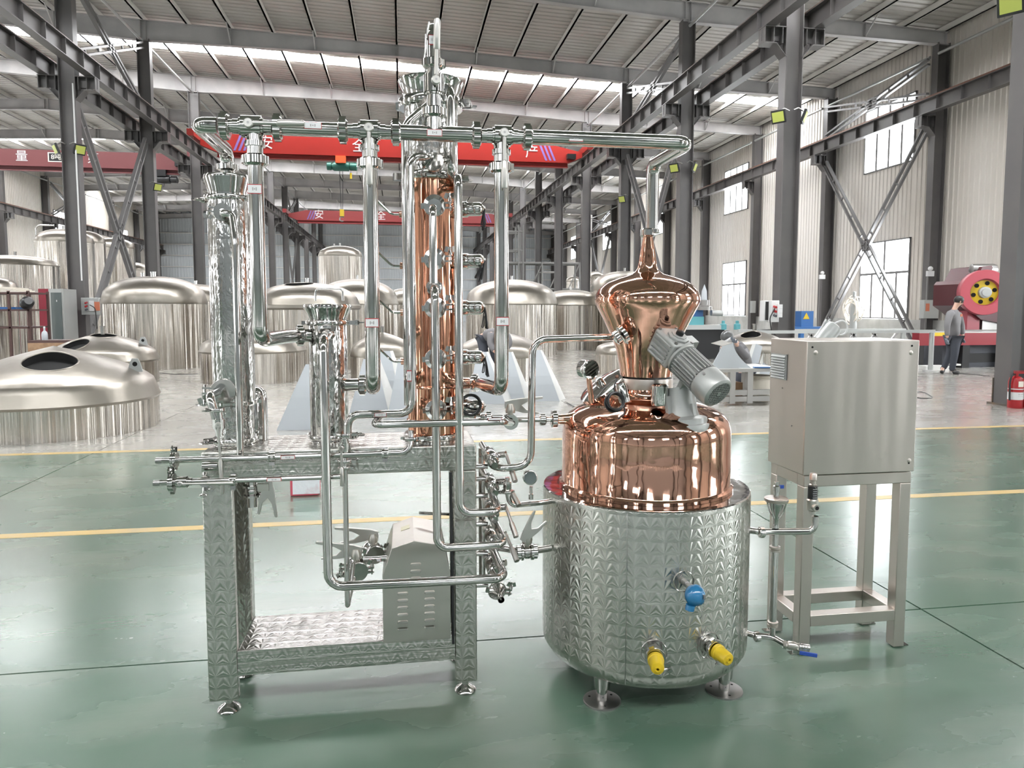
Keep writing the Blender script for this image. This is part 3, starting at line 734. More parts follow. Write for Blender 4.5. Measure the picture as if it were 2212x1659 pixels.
t = downpipe(1083, 'rightmost downpipe, bending at its foot into the copper column', lambda x: [(x, HY, P(1078, 842, Y=HY).z), (kx+.17, 2.74, P(1040, 830, Y=2.72).z), (kx+.07, CYL, P(1030, 828, Y=2.78).z)], P(1083, 694, Y=HY).z)
nut((kx+.16, 2.75, P(1028, 827, Y=2.75).z), (1, -.4, 0), .036, .02, t)
# thinner front pipes
def run(name, label, pts, r_, bend=.035, cat='pipe', st=None):
    t = thing(name, pts[0], label, cat); pipe(pts, r_, t, bend=bend); return t
MZ = [P(1075, y, Y=2.62).z for y in (1108, 1170, 1247)]
t = run('coolant_pipe', 'slim steel pipe from the upper port of the column head down its left edge', [(kx-.01, CYL-.09, zk(250)), (kx-.01, 2.66, zk(248)), (P(875, 255, Y=2.62).x, 2.62, zr(252)-.0+.02), (P(875, 255, Y=2.62).x+.0, 2.62, P(884, 875, Y=2.62).z)], .0155)
clamp((kx-.01, 2.66, zk(247)), (0, -1, 0), .03, .012, t, (1, 0, 0))
x = P(886, 335, Y=2.56).x
t = run('coolant_pipe', 'slim steel pipe with a clamped elbow below the head, turning left near the deck', [(kx-.01, CYL-.09, P(935, 345, Y=2.7).z), (kx-.01, 2.60, P(930, 340, Y=2.6).z), (x, 2.56, P(900, 336, Y=2.56).z), (x, 2.56, P(890, 893, Y=2.56).z), (P(752, 897, Y=2.56).x, 2.56, P(760, 896, Y=2.56).z), (P(750, 897, Y=2.56).x, 2.56, P(750, 945, Y=2.56).z)], .0145, .05)
clamp(P(937, 350, Y=2.62), (-.1, -1, .25), .036, .014, t, (1, 0, .3)); sticker(P(822, 896, Y=2.545)+V((0, 0, 0)), t, .042, .014); sticker(P(884, 812, Y=2.542), t, .016, .040)
x = P(973, 260, Y=2.64).x
t = run('coolant_pipe', 'wide steel pipe from the column top down its right edge', [(kx+.06, CYL-.04, zk(190)), (kx+.062, 2.68, P(962, 190, Y=2.66).z), (x, 2.64, P(972, 205, Y=2.64).z), (x, 2.64, P(980, 372, Y=2.64).z), (kx+.095, 2.76, P(985, 392, Y=2.7).z)], .0175, .03)
z0 = P(988, 380, Y=2.50).z
x = P(990, 500, Y=2.50).x
t = run('return_pipe', 'slender pipe from beside the steel head down to the third valve arm', [(kx+.09, 2.75, z0), (x, 2.50, z0), (x, 2.50, P(1015, 1108, Y=2.5).z), (P(1078, 1103, Y=2.5).x, 2.50, P(1078, 1106, Y=2.5).z), (P(1056, 1050, Y=2.72).x, 2.74, P(1060, 1048, Y=2.72).z)], .0148, .04)
x = P(940, 640, Y=2.50).x
t = run('return_pipe', 'slender pipe down the front of the copper column to the fourth arm', [(kx, 2.68, P(938, 622, Y=2.66).z), (x, 2.52, P(938, 625, Y=2.52).z), (x, 2.50, P(955, 1184, Y=2.5).z), (P(1092, 1172, Y=2.5).x, 2.50, P(1090, 1176, Y=2.5).z), (P(1058, 1105, Y=2.72).x, 2.74, P(1058, 1105, Y=2.74).z)], .0148, .04)
nut((kx, 2.64, P(938, 621, Y=2.64).z), (0, -1, 0), .03, .014, t)
x = P(935, 470, Y=2.55).x
t = run('upper_link_pipe', 'short upright pipe linking the top front port of the copper column to the one below', [(kx, 2.66, P(935, 450, Y=2.66).z), (x, 2.55, P(935, 450, Y=2.55).z), (x, 2.55, P(938, 612, Y=2.55).z)], .0142, .03)
x = P(700, 800, Y=2.46).x
t = run('drain_pipe', 'steel pipe from the basket vessel dropping below the deck to the lowest valve arm', [(bx+.01, CYL-.06, P(722, 722, Y=2.74).z), (x, 2.46, P(700, 731, Y=2.46).z), (x, 2.46, P(708, 1268, Y=2.46).z), (P(1092, 1247, Y=2.46).x, 2.46, P(1090, 1249, Y=2.46).z), (P(1066, 1188, Y=2.7).x, 2.74, P(1064, 1188, Y=2.72).z)], .0160, .05)
MB().cyl((bx+.012, CYL-.05, P(722, 722, Y=2.74).z), (bx-.002, CYL-.11, P(722, 722, Y=2.70).z), .024, n=20).build('port_stub', 'steel', t)
# helmet return pipe
z0 = P(1330, 728, Y=2.70).z
t = run('helmet_return_pipe', 'steel pipe from the copper helmet leftward then down beside the stand', [(P(1335, 728, Y=2.70).x, 2.70, z0), (P(1150, 734, Y=2.62).x, 2.62, P(1150, 734, Y=2.62).z), (P(1147, 1000, Y=2.62).x, 2.62, P(1145, 1006, Y=2.62).z), (P(1070, 1010, Y=2.62).x, 2.62, P(1070, 1014, Y=2.62).z), (P(1050, 985, Y=2.75).x, 2.76, P(1052, 985, Y=2.76).z)], .0140, .055)
# condensate line, column to pot
zq = P(1100, 907, Y=2.78).z; X = lambda px, Y=2.78: P(px, 905, Y=Y).x
t = thing('condensate_line', (X(1100), 2.78, zq), 'horizontal steel and copper line joining the copper column to the pot shoulder', 'pipe')
pipe([(kx+.08, 2.79, zq+.02), (X(1085), 2.78, zq+.01)], .013, t); pipe([(X(1110), 2.78, zq), (X(1196), 2.78, zq-.002)], .011, t)
for px, rr in ((1031, .034), (1055, .026), (1172, .024), (1197, .036)): nut((X(px), 2.78, zq+(.01 if px < 1100 else -.002)), VX, rr, .018, t)
MB().cyl((X(1178), 2.78, zq), (X(1194), 2.78, zq), .010, n=14).build('copper_ferrule', 'copper', t)
butterfly((X(1099), 2.74, zq), (0, -1, 0), .026, t, (0, 0, 1), (1, 0, 0), .13, cl=False, w=.02)
zq2 = P(950, 914, Y=2.50).z; a = P(815, 914, Y=2.50)
t = run('cross_pipe', 'steel cross pipe in front of the column base, ending in the round valve', [(a.x+.01, 2.66, zq2+.01), (a.x-.012, 2.50, zq2), (X(1092, 2.52)-.01, 2.50, zq2), (X(1099), 2.70, zq)], .0135, .03)
sticker((X(1068, 2.5), 2.487, zq2+.012), t, .05, .008, mark=False)
# ================================================================ WATER MANIFOLD PIPES IN FRONT OF THE DECK
za, zb2 = P(600, 987, Y=2.54).z, P(600, 1034, Y=2.50).z
x0, x1 = P(345, 997, Y=2.54).x, P(872, 980, Y=2.54).x
t = thing('water_inlet_pipe', (x0, 2.54, za), 'upper of two long horizontal steel pipes along the stand front, open left end', 'pipe')
pipe([(x0, 2.54, za), (P(888, 978, Y=2.54).x, 2.54, za), (P(888, 978, Y=2.54).x, 2.56, P(888, 930, Y=2.56).z)], .0105, t, bend=.04)
MB().lathe([(.0112, 0), (.0112, .02)], (x0-.012, 2.54, za), VX, 16).build('threaded_end', 'dull', t)
for px in (588, 832): clamp((P(px, 985, Y=2.54).x, 2.54, za), VX, .018, .022, t, (0, -.2, -1))
clamp((P(888, 946, Y=2.56).x, 2.56, P(888, 946, Y=2.56).z), VZ, .03, .012, t, (1, -.1, 0)); sticker((P(622, 987, Y=2.53).x, 2.528, za), t, .048, .013)
clamp((P(377, 997, Y=2.54).x, 2.54, za), VX, .028, .018, t, (.15, 0, 1), name='wing_clamp')
x2 = P(340, 1043, Y=2.50).x
t = thing('water_outlet_pipe', (x2, 2.50, zb2), 'lower of two long horizontal steel pipes along the stand front, with a lever valve', 'pipe')
pipe([(x2, 2.50, zb2), (P(735, 1029, Y=2.5).x, 2.50, zb2)], .0095, t)
MB().lathe([(.0102, 0), (.0102, .02)], (x2-.012, 2.50, zb2), VX, 16).build('threaded_end', 'dull', t)
clamp((P(372, 1042, Y=2.5).x, 2.50, zb2), VX, .032, .016, t, (.1, -.1, 1), name='wing_clamp'); clamp((P(504, 1035, Y=2.5).x, 2.50, zb2), VX, .02, .02, t, (0, -.1, -1))
ball_valve((P(394, 1041, Y=2.5).x, 2.50, zb2), VX, .014, .04, t, (0, -1, 0), (1, 0, -.02), .17)
sticker((P(592, 1029, Y=2.49).x, 2.489, zb2), t, .048, .012)
t = thing('tap_fitting', P(445, 1020, Y=2.56), 'small clamped tap fitting with a round knob on the left leg of the stand', 'valve')
c = P(445, 1008, Y=2.60); MB().cyl(c-V((.01, 0, 0)), c+V((.04, 0, 0)), .016, n=18).build('tap_body', 'pipe', t)
c = P(444, 1040, Y=2.56); clamp(c, (0, -1, .1), .02, .02, t, (.1, 0, -1)); pipe([P(443, 1020, Y=2.58), P(443, 1060, Y=2.56)], .008, t, 'tap_stem')
MB().ball(P(439, 1070, Y=2.54), .014, 14, (1, 1, .5)).build('round_knob', 'steel', t)
# basket drain with clamped valve and curved tail
x = P(745, 1000, Y=2.56).x; zz = lambda py: P(745, py, Y=2.56).z
t = thing('basket_drain', (x, 2.56, zz(960)), 'vertical drain with lever valve and clamps in front of the basket vessel', 'valve')
clamp((x, 2.56, zz(938)), VZ, .03, .012, t, (1, -.2, 0)); clamp((x, 2.56, zz(995)), VZ, .027, .01, t, (1, -.2, 0)); clamp((x, 2.56, zz(1010)), VZ, .02, .01, t, (1, -.2, 0))
pipe([(x, 2.56, zz(940)), (x, 2.56, zz(1300)), (x+.0, 2.56, zz(1312)), (x+.015, 2.66, zz(1240))], .0095, t, bend=.02)
ball_valve((x, 2.56, zz(965)), VZ, .016, .04, t, (-.3, -1, 0), (0, 0, -1), .135)
# bottom butterfly valve under the deck
c = P(545, 1060, Y=2.74)
t = thing('bottom_valve', c, 'butterfly valve with forked handle hanging under the left of the deck', 'valve')
MB().lathe([(.02, -.10), (.02, .0), (.027, .002), (.027, .014)], c+V((0, 0, .04)), VZ, 20).build('tail_pipe', 'pipe', t)
butterfly(c, VZ, .027, t, (1, -.1, 0), (0, 0, 1), .15, cl=False, w=.022)
for ch in [k for k in t.children if k.name.startswith('fork_handle')]: bpy.data.objects.remove(ch)
a = P(578, 1052, Y=2.70); fork(a, (.0, 0, 1), (1, 0, 0), .115, t)
MB().box(a.x-.035, a.y-.012, a.z-.012, a.x+.006, a.y+.012, a.z+.014).build('handle_hub', 'satin', t)
# ================================================================ PUMP COVER AND ITS VALVES
X0, X1, YP = P(828, 1390, Y=2.645).x, P(974, 1390, Y=2.645).x, 2.645
zt_, zs1, zs2, zpk = P(900, 1395, Y=YP).z, P(832, 1245, Y=YP).z, P(845, 1185, Y=YP).z, P(895, 1168, Y=YP).z
t = thing('pump_cover', ((X0+X1)/2, 2.78, .236), 'stainless pump cover box with louvre slots and a peaked top on the lower shelf', 'cover')
xa, xb, xm = P(846, 1186, Y=YP).x, P(960, 1182, Y=YP).x, P(894, 1168, Y=YP).x
YB = 2.96; mb = MB(); fr = [(X0, .236), (X1, .236), (X1, zs1), (xb, zs2), (xm, zpk), (xa, zs2), (X0, zs1)]
mb.prism(fr, (0, YP, 0), (1, 0, 0), (0, 0, 1), -(YB-YP)); bevel(mb.build('cover_shell', 'satin', t, ang=25), .002)
def louvre(px, py):
    c = P(px, py, Y=YP-.001); mb = MB(); n = 10; w_, h_ = .023, .0062
    rings = []
    for s_, q in ((1, 0), (.86, .004), (.55, .006)):
        b = len(mb.v); rings.append(b)
        for k in range(n*2):
            a = PI*k/n; ox = w_ if math.cos(a) > 0 else -w_
            mb.v.append((c.x+ox*.62+math.cos(a)*h_*s_, c.y-q, c.z+math.sin(a)*h_*s_))
    for i in (0, 1): mb.ring_faces(rings[i], rings[i+1], n*2, .01, 0, 1)
    mb.face([rings[2]+k for k in range(n*2)], [(0, 0)]*(n*2)); mb.build('louvre', 'handle', t)
for k in range(3): louvre(898, 1219+15*k)
for k in range(6): louvre(870, 1282+15.4*k); louvre(928, 1279+15.2*k)
c = P(872, 1124, Y=2.82); c.z = zs2+(zpk-zs2)*.62+.003
nx = V((zs2-zpk, 0, xm-xa)).normalized(); MB().obox((xa+(xm-xa)*.62, 2.84, zs2+(zpk-zs2)*.62+.001), (.036, .05, .001), V((xm-xa, 0, zpk-zs2)), nx).build('name_plate', 'plate', t)
c = P(770, 1228, Y=2.72)
t = thing('pump_valve', c, 'front one of two fork-handled butterfly valves left of the pump cover', 'valve')
butterfly(c, (.3, -1, -.1), .030, t, (0, 0, 1), (-1, 0, .08), .15); pipe([c, c+V((-.01, -.03, -.02)), c+V((-.03, -.07, -.10))], .012, t, 'tail_pipe')
c2 = P(806, 1192, Y=2.86)
t = thing('pump_valve', c2, 'rear one of two fork-handled butterfly valves left of the pump cover', 'valve')
butterfly(c2, (.3, -1, -.1), .030, t, (0, 0, 1), (-1, 0, .05), .15)
a = P(785, 1209, Y=2.74); t = thing('pump_inlet_pipe', a, 'short steel pipe with a sticker entering the left side of the pump cover', 'pipe')
pipe([a, (X0+.02, 2.74, a.z)], .011, t); sticker(a+V((.045, -.0115, 0)), t, .045, .013)
MB().cyl(P(905, 1108, Y=2.9), P(972, 1111, Y=2.9), .006, n=8).build('pump_back_tube', 'pipe', t)
# ================================================================ VALVE MANIFOLD RIGHT OF THE STAND
xm_ = .335
t = thing('valve_manifold', (xm_, 2.88, .5), 'stack of lever valves on an upright steel manifold at the right side of the stand', 'valves')
zz = lambda py, Y=2.72: P(1055, py, Y=Y).z
pipe([(xm_-.02, 2.86, P(1040, 968, Y=2.86).z), (xm_-.02, 2.86, zz(1240, 2.86))], .014, t, 'manifold_pipe')
for k, (py, hp) in enumerate(((985, (1113, 1040)), (1043, (1121, 1092)), (1098, (1115, 1160)), (1157, (1117, 1212)), (1218, None))):
    z = zz(py)
    pipe([(xm_-.02, 2.86, z+.02), (xm_, 2.60, z-.012)], .013, t, 'valve_arm')
    d = V((.08, -1, -.12))
    b = MB().lathe([(.016, -.05), (.024, -.048), (.024, -.03), (.018, -.028), (.022, -.018), (.026, -.012), (.026, .012), (.022, .018), (.018, .03), (.023, .032), (.023, .042), (.016, .045)], (xm_, 2.72, z), d, 22).build('valve_body', 'steel', t)
    nut((xm_, 2.66, z-.008), d, .024, .014, t)
    s = V((xm_+.055, 2.69, z+.012)); MB().cyl((xm_, 2.72, z), s, .013, n=14).build('valve_stem', 'pipe', b)
    if hp: e = P(*hp, Y=2.60); MB().cyl(s, s+(e-s)*.55, .0062, n=10).cyl(s+(e-s)*.55, e, .0105, n=12).build('valve_handle', 'handle', b)
for py in (1008, 1034, 1071, 1132, 1196, 1264): a = P(1031, py, Y=2.74); pipe([(FX1-.004, 2.74, a.z), (xm_-.01, 2.74, a.z)], .010, t, 'stub')
c = P(1074, 1276, Y=2.62); clamp(c, (.1, -1, -.15), .036, .012, t, (1, 0, -.2)); MB().lathe([(.034, 0), (.012, .03), (.0125, .065)], c+V((0, -.004, 0)), (.1, -1, -.15), 24, (True, False)).build('hose_tail', 'pipe', t)
pipe([c+V((0, .005, 0)), (xm_, 2.76, c.z+.03)], .014, t, 'outlet_pipe')
# pressure gauge line to the jacket
t = thing('gauge_line', P(1145, 1085, Y=2.66), 'small steel pipe with a round pressure gauge left of the pot jacket', 'gauge')
a, b, c = P(1175, 1085, Y=2.68), P(1105, 1092, Y=2.64), P(1096, 1062, Y=2.64)
pipe([a+V((.06, .03, 0)), a, (b.x-.005, 2.64, b.z), (c.x, 2.64, c.z)], .0105, t, bend=.03); clamp(c, VZ, .022, .01, t, (-1, -.1, 0))
MB().lathe([(.010, 0), (.016, .01), (.016, .04), (.009, .045), (.009, .055)], c, VZ, 16).build('gauge_cock', 'pipe', t)
g = P(1145, 1032, Y=2.655); MB().lathe([(.009, 0), (.009, .02), (.006, .022), (.006, .05)], P(1147, 1078, Y=2.66), VZ, 12).build('gauge_stem', 'pipe', t)
gg = MB().lathe([(.022, .0), (.028, .004), (.028, .02), (.025, .022)], g+V((0, .015, 0)), (0, -1, .05), 30).build('gauge_case', 'steel', t); MB().lathe([(.0235, 0), (.0235, .001)], g+V((0, -.0075, .001)), (0, -1, .05), 28).build('gauge_face', 'glass', gg)
# jacket drain butterfly valve
c = P(1138, 1192, Y=2.66)
t = thing('jacket_valve', c, 'butterfly valve with raised forked handle joining the stand to the pot jacket', 'valve')
pipe([(xm_, 2.72, c.z+.008), c], .0135, t); pipe([c, (c.x+.10, 2.69, c.z)], .0135, t)
butterfly(c, VX, .028, t, (0, -.1, 1), (1, 0, 0), .12, cl=False, w=.024); nut(c-V((.032, 0, 0)), VX, .028, .014, t); nut(c+V((.032, 0, 0)), VX, .028, .014, t)
for ch in [k for k in t.children if k.name.startswith('fork_handle')]: bpy.data.objects.remove(ch)
fork(P(1137, 1160, Y=2.64), V((-.55, .0, -.85)), V((-.85, 0, .55)), .105, t, .006)
# ================================================================ POT STILL
PX, PY = .983, 2.78
def pz(py): return P(1402, py, Y=PY).z
def onpot(px, py, r=.42):
    """where the sight line of a pixel meets the jacket cylinder"""
    o = V((0, 0, EYE)); d = P(px, py, Y=1)-o; a = d.x**2+d.y**2; b = -2*(d.x*PX+d.y*PY); c = PX**2+PY**2-r*r
    k = (-b-math.sqrt(max(b*b-4*a*c, 0)))/(2*a); p = o+d*k; return p, V((p.x-PX, p.y-PY, 0)).normalized()
t = thing('pot_still', (PX, PY, 0), 'copper pot still with onion helmet set in a jewelled steel jacket', 'still')
MB().lathe([(.0, .10), (.36, .10), (.40, .115), (.418, .145), (.42, .17), (.42, .765), (.418, .775)], (PX, PY, 0), VZ, 96, (False, False), .42).build('jacket', 'jewel', t)
MB().lathe([(.419, .774), (.415, .778), (.35, .7785), (.34, .778)], (PX, PY, 0), VZ, 80, (False, False)).build('jacket_top', 'steel', t)
MB().cyl((PX+math.cos(-2.05)*.421, PY+math.sin(-2.05)*.421, .13), (PX+math.cos(-2.05)*.421, PY+math.sin(-2.05)*.421, .77), .0022, n=6).build('weld_seam', 'pipe', t)
MB().lathe([(.352, .779), (.352, .79), (.343, .797), (.341, .80), (.341, .99), (.339, 1.02), (.330, 1.05), (.312, 1.074), (.28, 1.094), (.22, 1.115), (.16, 1.128), (.125, 1.138), (.108, 1.152), (.103, 1.165), (.101, pz(837))], (PX, PY, 0), VZ, 96, (False, False)).build('copper_boiler', 'copper', t)
MB().lathe([(.108, pz(837)), (.109, pz(834)), (.109, pz(818)), (.108, pz(815))], (PX, PY, 0), VZ, 48).build('neck_clamp', 'brushed', t)
prof = [(811, .104), (790, .110), (753, .1235), (729, .141), (710, .158), (688, .178), (669, .197), (658, .207), (650, .2115), (642, .2105), (634, .206), (625, .196), (617, .181), (611, .165), (604, .137), (598, .107), (593, .072), (588, .052), (580, .041), (565, .0355), (548, .031), (514, .020), (508, .019)]
MB().lathe([(r_, pz(y)) for y, r_ in prof], (PX, PY, 0), VZ, 96, (False, False)).build('onion_helmet', 'copper', t)
MB().lathe([(.026, pz(512)), (.032, pz(509)), (.032, pz(497)), (.026, pz(494))], (PX, PY, 0), VZ, 32).build('helmet_clamp', 'pipe', t)
for x, y in ((.739, 2.534), (1.235, 2.533), (.74, 3.02), (1.23, 3.02)):
    f = MB().lathe([(.072, 0), (.072, .006), (.068, .008)], (x, y, 0), VZ, 40).build('foot', 'dull', t)
    MB().lathe([(.021, .008), (.021, .055), (.030, .057), (.036, .125)], (x, y, 0), VZ, 24).build('foot_post', 'pipe', f)
    for k in range(3): MB().cyl((x+.05*math.cos(2.1*k+.5), y+.05*math.sin(2.1*k+.5), .007), (x+.05*math.cos(2.1*k+.5), y+.05*math.sin(2.1*k+.5), .0085), .005, n=10).build('bolt_hole', 'hole', f)
# helmet side nozzle, joined to the return pipe
a = P(1362, 712, Y=2.66); e = P(1338, 728, Y=2.66)
MB().lathe([(.040, 0), (.030, .01), (.022, .03), (.018, .06)], P(1372, 705, Y=2.70), (e-a), 28).build('helmet_nozzle', 'copper', t)
nut(P(1347, 723, Y=2.655), e-a, .040, .014, t); nut(P(1333, 729, Y=2.645), e-a, .028, .016, t)
c, n_ = onpot(1228, 905, .33)
MB().lathe([(.030, -.03), (.022, .0), (.020, .03), (.020, .055)], (.655, 2.78, zq-.002), (-1, 0, 0), 24).build('shoulder_nozzle', 'copper', t)
# manway on the back left of the dome
d = V((-.60, -.08, .80)).normalized(); c = P(1300, 832, Y=2.84)-d*.065
MB().lathe([(.105, -.09), (.098, .0), (.095, .05)], c, d, 48).build('manway_neck', 'copper', t)
m_ = MB().lathe([(.09, .05), (.106, .05), (.106, .064), (.098, .066), (.05, .074), (0, .076)], c, d, 48).build('manway_lid', 'steel', t)
MB().lathe([(.020, .075), (.020, .095), (.012, .10)], c, d, 16).build('lid_knob', 'steel', m_)
# observation window with mirror face, on its copper stub
g = P(1272, 798, Y=2.66); d = V((.42, -.9, -.02)).normalized()
MB().cyl(P(1278, 870, Y=2.66), g-V((0, 0, .03)), .0105, n=16).build('gauge_stub', 'copper', t)
MB().lathe([(.018, -.05), (.035, -.045), (.037, -.02), (.037, -.004), (.0385, -.002), (.0385, .004), (.036, .006)], g+d*.012, d, 40).build('dial_case', 'steel', t)
MB().lathe([(.0345, 0), (.0345, .0015)], g+d*.0175, d, 40).build('dial_face', 'mirror', t)
# lamp on the dome with its coil of black cable
a = P(1349, 868, Y=2.58); b = P(1338, 818, Y=2.58)
MB().lathe([(.021, 0), (.021, .06), (.018, .065), (.018, .075)], a, (b-a), 26).build('lamp_tube', 'steel', t)
MB().ball(P(1333, 814, Y=2.57), .008, 12).build('lamp_knob', 'rail', t)
c = P(1328, 868, Y=2.52); mb = MB()
for k in range(5): mb.torus(c+V((random.uniform(-.004, .004), -.003*k, random.uniform(-.004, .004))), (.1*k-.2, -1, .12), .030+.003*(k % 3), .0036, 30, 6)
mb.tube([c+V((.0, 0, .03)), P(1326, 835, Y=2.55), P(1333, 818, Y=2.565)], .003, .02, 6)
mb.tube([c+V((.03, 0, -.01)), P(1352, 892, Y=2.52), P(1335, 905, Y=2.51)], .003, .02, 6)
solo(mb, 'cable_coil', 'black', 'coil of black cable lying against the copper dome below the helmet', 'cable')
MB().lathe([(.036, 0), (.036, .004), (.026, .006), (.024, .003), (0, .003)], V((PX+.045, PY-.262, 1.092)), (.15, -.42, 1), 36).build('dome_boss', 'copper', t)
# blue temperature transmitter
p, n_ = onpot(1477, 1256)
MB().torus(p, n_, .038, .0022, 36, 8).build('port_ring', 'pipe', t)
t2 = thing('temperature_transmitter', p, 'bright blue round transmitter head on a threaded stem, front of the jacket', 'sensor')
MB().lathe([(.012, -.02), (.012, .03), (.009, .031), (.009, .05), (.013, .051), (.013, .065)], p, n_, 12).build('threaded_stem', 'dull', t2)
h = p+n_*.098+V((0, 0, -.012)); MB().ball(h, .036, 28, (1, 1, 1.05)).lathe([(.016, 0), (.016, .018), (.012, .02)], h+V((-.02, -.01, -.028)), (-.2, 0, -1), 16).build('head', 'blue', t2)
MB().lathe([(.036, -.004), (.038, -.003), (.038, .006), (.034, .012)], h, n_+V((.5, -.2, 0)), 32).build('screw_lid', 'blue', t2)
c0 = h+V((.018, -.036, .008)); mb = MB()
for k in range(22):
    f = k/21; q = c0+V((-.030*f, -.004, -.058*math.sin(PI*min(f*1.1, 1))-.03*f)); mb.ball(q, .0021, 6)
mb.build('ball_chain', 'pipe', t2)
MB().obox(c0, (.008, .006, .014)).build('chain_lug', 'dull', t2)
# yellow capped heater ports
for px, py, lab in ((1413, 1410, 'left of two yellow plastic caps clamped to ports low on the jacket'), (1531, 1394, 'right of two yellow plastic caps clamped to ports low on the jacket')):
    p, n_ = onpot(px, py); MB().torus(p, n_, .047, .002, 36, 8).build('port_ring', 'pipe', t)
    MB().lathe([(.030, -.01), (.030, .03)], p, n_, 24).build('heater_port', 'steel', t); clamp(p+n_*.036, n_, .037, .014, t, V((.4, 0, -1)))
    solo(MB().lathe([(.029, 0), (.029, .012), (.026, .014), (.024, .055), (.021, .061), (.010, .063), (.010, .067), (.006, .067), (.006, .058)], p+n_*.045+V((0, 0, -.002)), n_+V((.0, 0, -.06)), 28, (True, False)), 'port_cap', 'yellow', lab, 'cap', 'yellow caps on the heater ports')
# ================================================================ GEAR MOTOR ON THE DOME
B = P(1476, 915, Y=2.56); A = (P(1458, 765, Y=2.60)-B).normalized(); G = P(1452, 755, Y=2.60); Mx = (P(1537, 850, Y=2.40)-P(1452, 768, Y=2.58)).normalized()
t = thing('gear_motor', B, 'grey agitator gear motor with finned body and fan grille on the pot dome', 'motor')
MB().lathe([(.080, -.03), (.098, .0), (.098, .022), (.091, .026), (.091, .046), (.083, .052), (.064, .058), (.057, .085), (.052, .12), (.052, .17)], B-A*.03, A, 44).build('mounting_flange', 'alu', t)
S = Mx.cross(A).normalized()
mb = MB()
for k in (-1, 0, 1): mb.obox(B+A*.065+S*.052*k*(1 if k else 0)+Mx*(.055 if not k else 0), (.014, .05, .09), S if not k else Mx, A)
mb.build('flange_rib', 'alu', t)
U = S.cross(Mx).normalized()
if U.z < 0: U = -U
gb = MB().obox(G-Mx*.012, (.125, .105, .11), Mx, U).build('gearbox', 'alu', t); bevel(gb, .01, 3)
MB().lathe([(.036, .052), (.042, .053), (.042, .063), (.030, .066), (.030, .070)], G, U, 8).build('output_flange', 'alu', gb)
MB().lathe([(.015, .068), (.015, .084), (.010, .086)], G, U, 20).build('output_shaft', 'black', gb)
mb = MB()
for k in range(5): mb.obox(G-Mx*.077+U*(k-2)*.018, (.01, .085, .006), Mx, U)
for k in range(5): mb.obox(G-Mx*.012-S*(.056)+U*(k-2)*.018, (.09, .008, .005), Mx, U); mb.obox(G-Mx*.012+S*(.056)+U*(k-2)*.018, (.09, .008, .005), Mx, U)
mb.build('gearbox_ribs', 'alu', gb, kind='stuff')
for i in (-1, 1):
    for j in (-1, 1): MB().cyl(G+Mx*(i*.05-.012)+S*j*.042+U*.054, G+Mx*(i*.05-.012)+S*j*.042+U*.060, .007, n=8).build('bolt', 'dull', gb)
q = G+S*.078*(1 if S.x > 0 else -1); MB().obox(q, (.045, .045, .09), Mx, U).build('side_housing', 'alu', gb)
m0 = G+Mx*.055
MB().lathe([(.058, 0), (.064, .004), (.064, .014), (.050, .018), (.050, .135), (.052, .138)], m0, Mx, 40).build('motor_body', 'alu', t)
for k in range(26):
    a = 2*PI*k/26; d = S*math.cos(a)+U*math.sin(a); c = m0+Mx*.078+d*.055; MB().obox(c, (.112, .0042, .016), Mx, d).build('cooling_fin', 'alu', t)
e = m0+Mx*.138
fc = MB().lathe([(.060, 0), (.064, .004), (.065, .062), (.060, .078), (.050, .084), (.0485, .084), (.0485, .080)], e, Mx, 48, (True, False)).build('fan_cowl', 'alu', t)
MB().lathe([(.0485, 0), (.0, .0)], e+Mx*.074, Mx, 32, (False, False)).build('fan_dark', 'hole', fc)
mb = MB()
for k in range(-5, 6):
    o_ = k*.0085; hl = math.sqrt(max(.0485**2-o_**2, 0))
    mb.bar(e+Mx*.0825+S*o_-U*hl, e+Mx*.0825+S*o_+U*hl, .0022, .0022, Mx); mb.bar(e+Mx*.0825+U*o_-S*hl, e+Mx*.0825+U*o_+S*hl, .0022, .0022, Mx)
mb.cyl(e+Mx*.08, e+Mx*.085, .009, n=16); mb.build('fan_grille', 'alu', fc)
for k in (0, 1, 2): d = S*math.cos(2.1*k+.8)+U*math.sin(2.1*k+.8); MB().cyl(e+Mx*.02+d*.064, e+Mx*.02+d*.068, .005, n=10).build('screw', 'dull', fc)
MB().obox(m0+Mx*.07-U*.075, (.05, .10, .02), S, Mx).build('motor_foot', 'alu', t)
a = P(1425, 850, Y=2.57); MB().lathe([(.030, 0), (.032, .01), (.032, .075), (.026, .08)], a-V((0, 0, .045)), VZ, 30).build('coupling_cover', 'steel', t)
# ================================================================ LEVEL GLASS AND FILLING FUNNEL, RIGHT OF THE POT
Y5 = 2.62
def Q5(px, py, Y=Y5): return P(px, py, Y=Y)
zt5 = Q5(1680, 1148).z; xt = Q5(1675, 1148).x
t = thing('relief_line', (xt, Y5, zt5), 'steel pipe at the upper right of the jacket turning up to a safety valve', 'pipe')
pipe([(PX+.36, 2.70, zt5), (PX+.43, 2.63, zt5), (xt-.02, Y5, zt5), (Q5(1754, 1140).x, Y5-.02, zt5), (Q5(1754, 1140).x, Y5-.02, Q5(1754, 1112).z)], .0135, t, bend=.045)
nut((Q5(1645, 1147).x, Y5, zt5), VX, .022, .017, t, slots=4)
t2 = thing('safety_valve', Q5(1753, 1100), 'small steel safety relief valve with a black printed tag', 'valve')
c = Q5(1754, 1110, Y5-.02); zf = lambda py: Q5(1754, py, Y5-.02).z
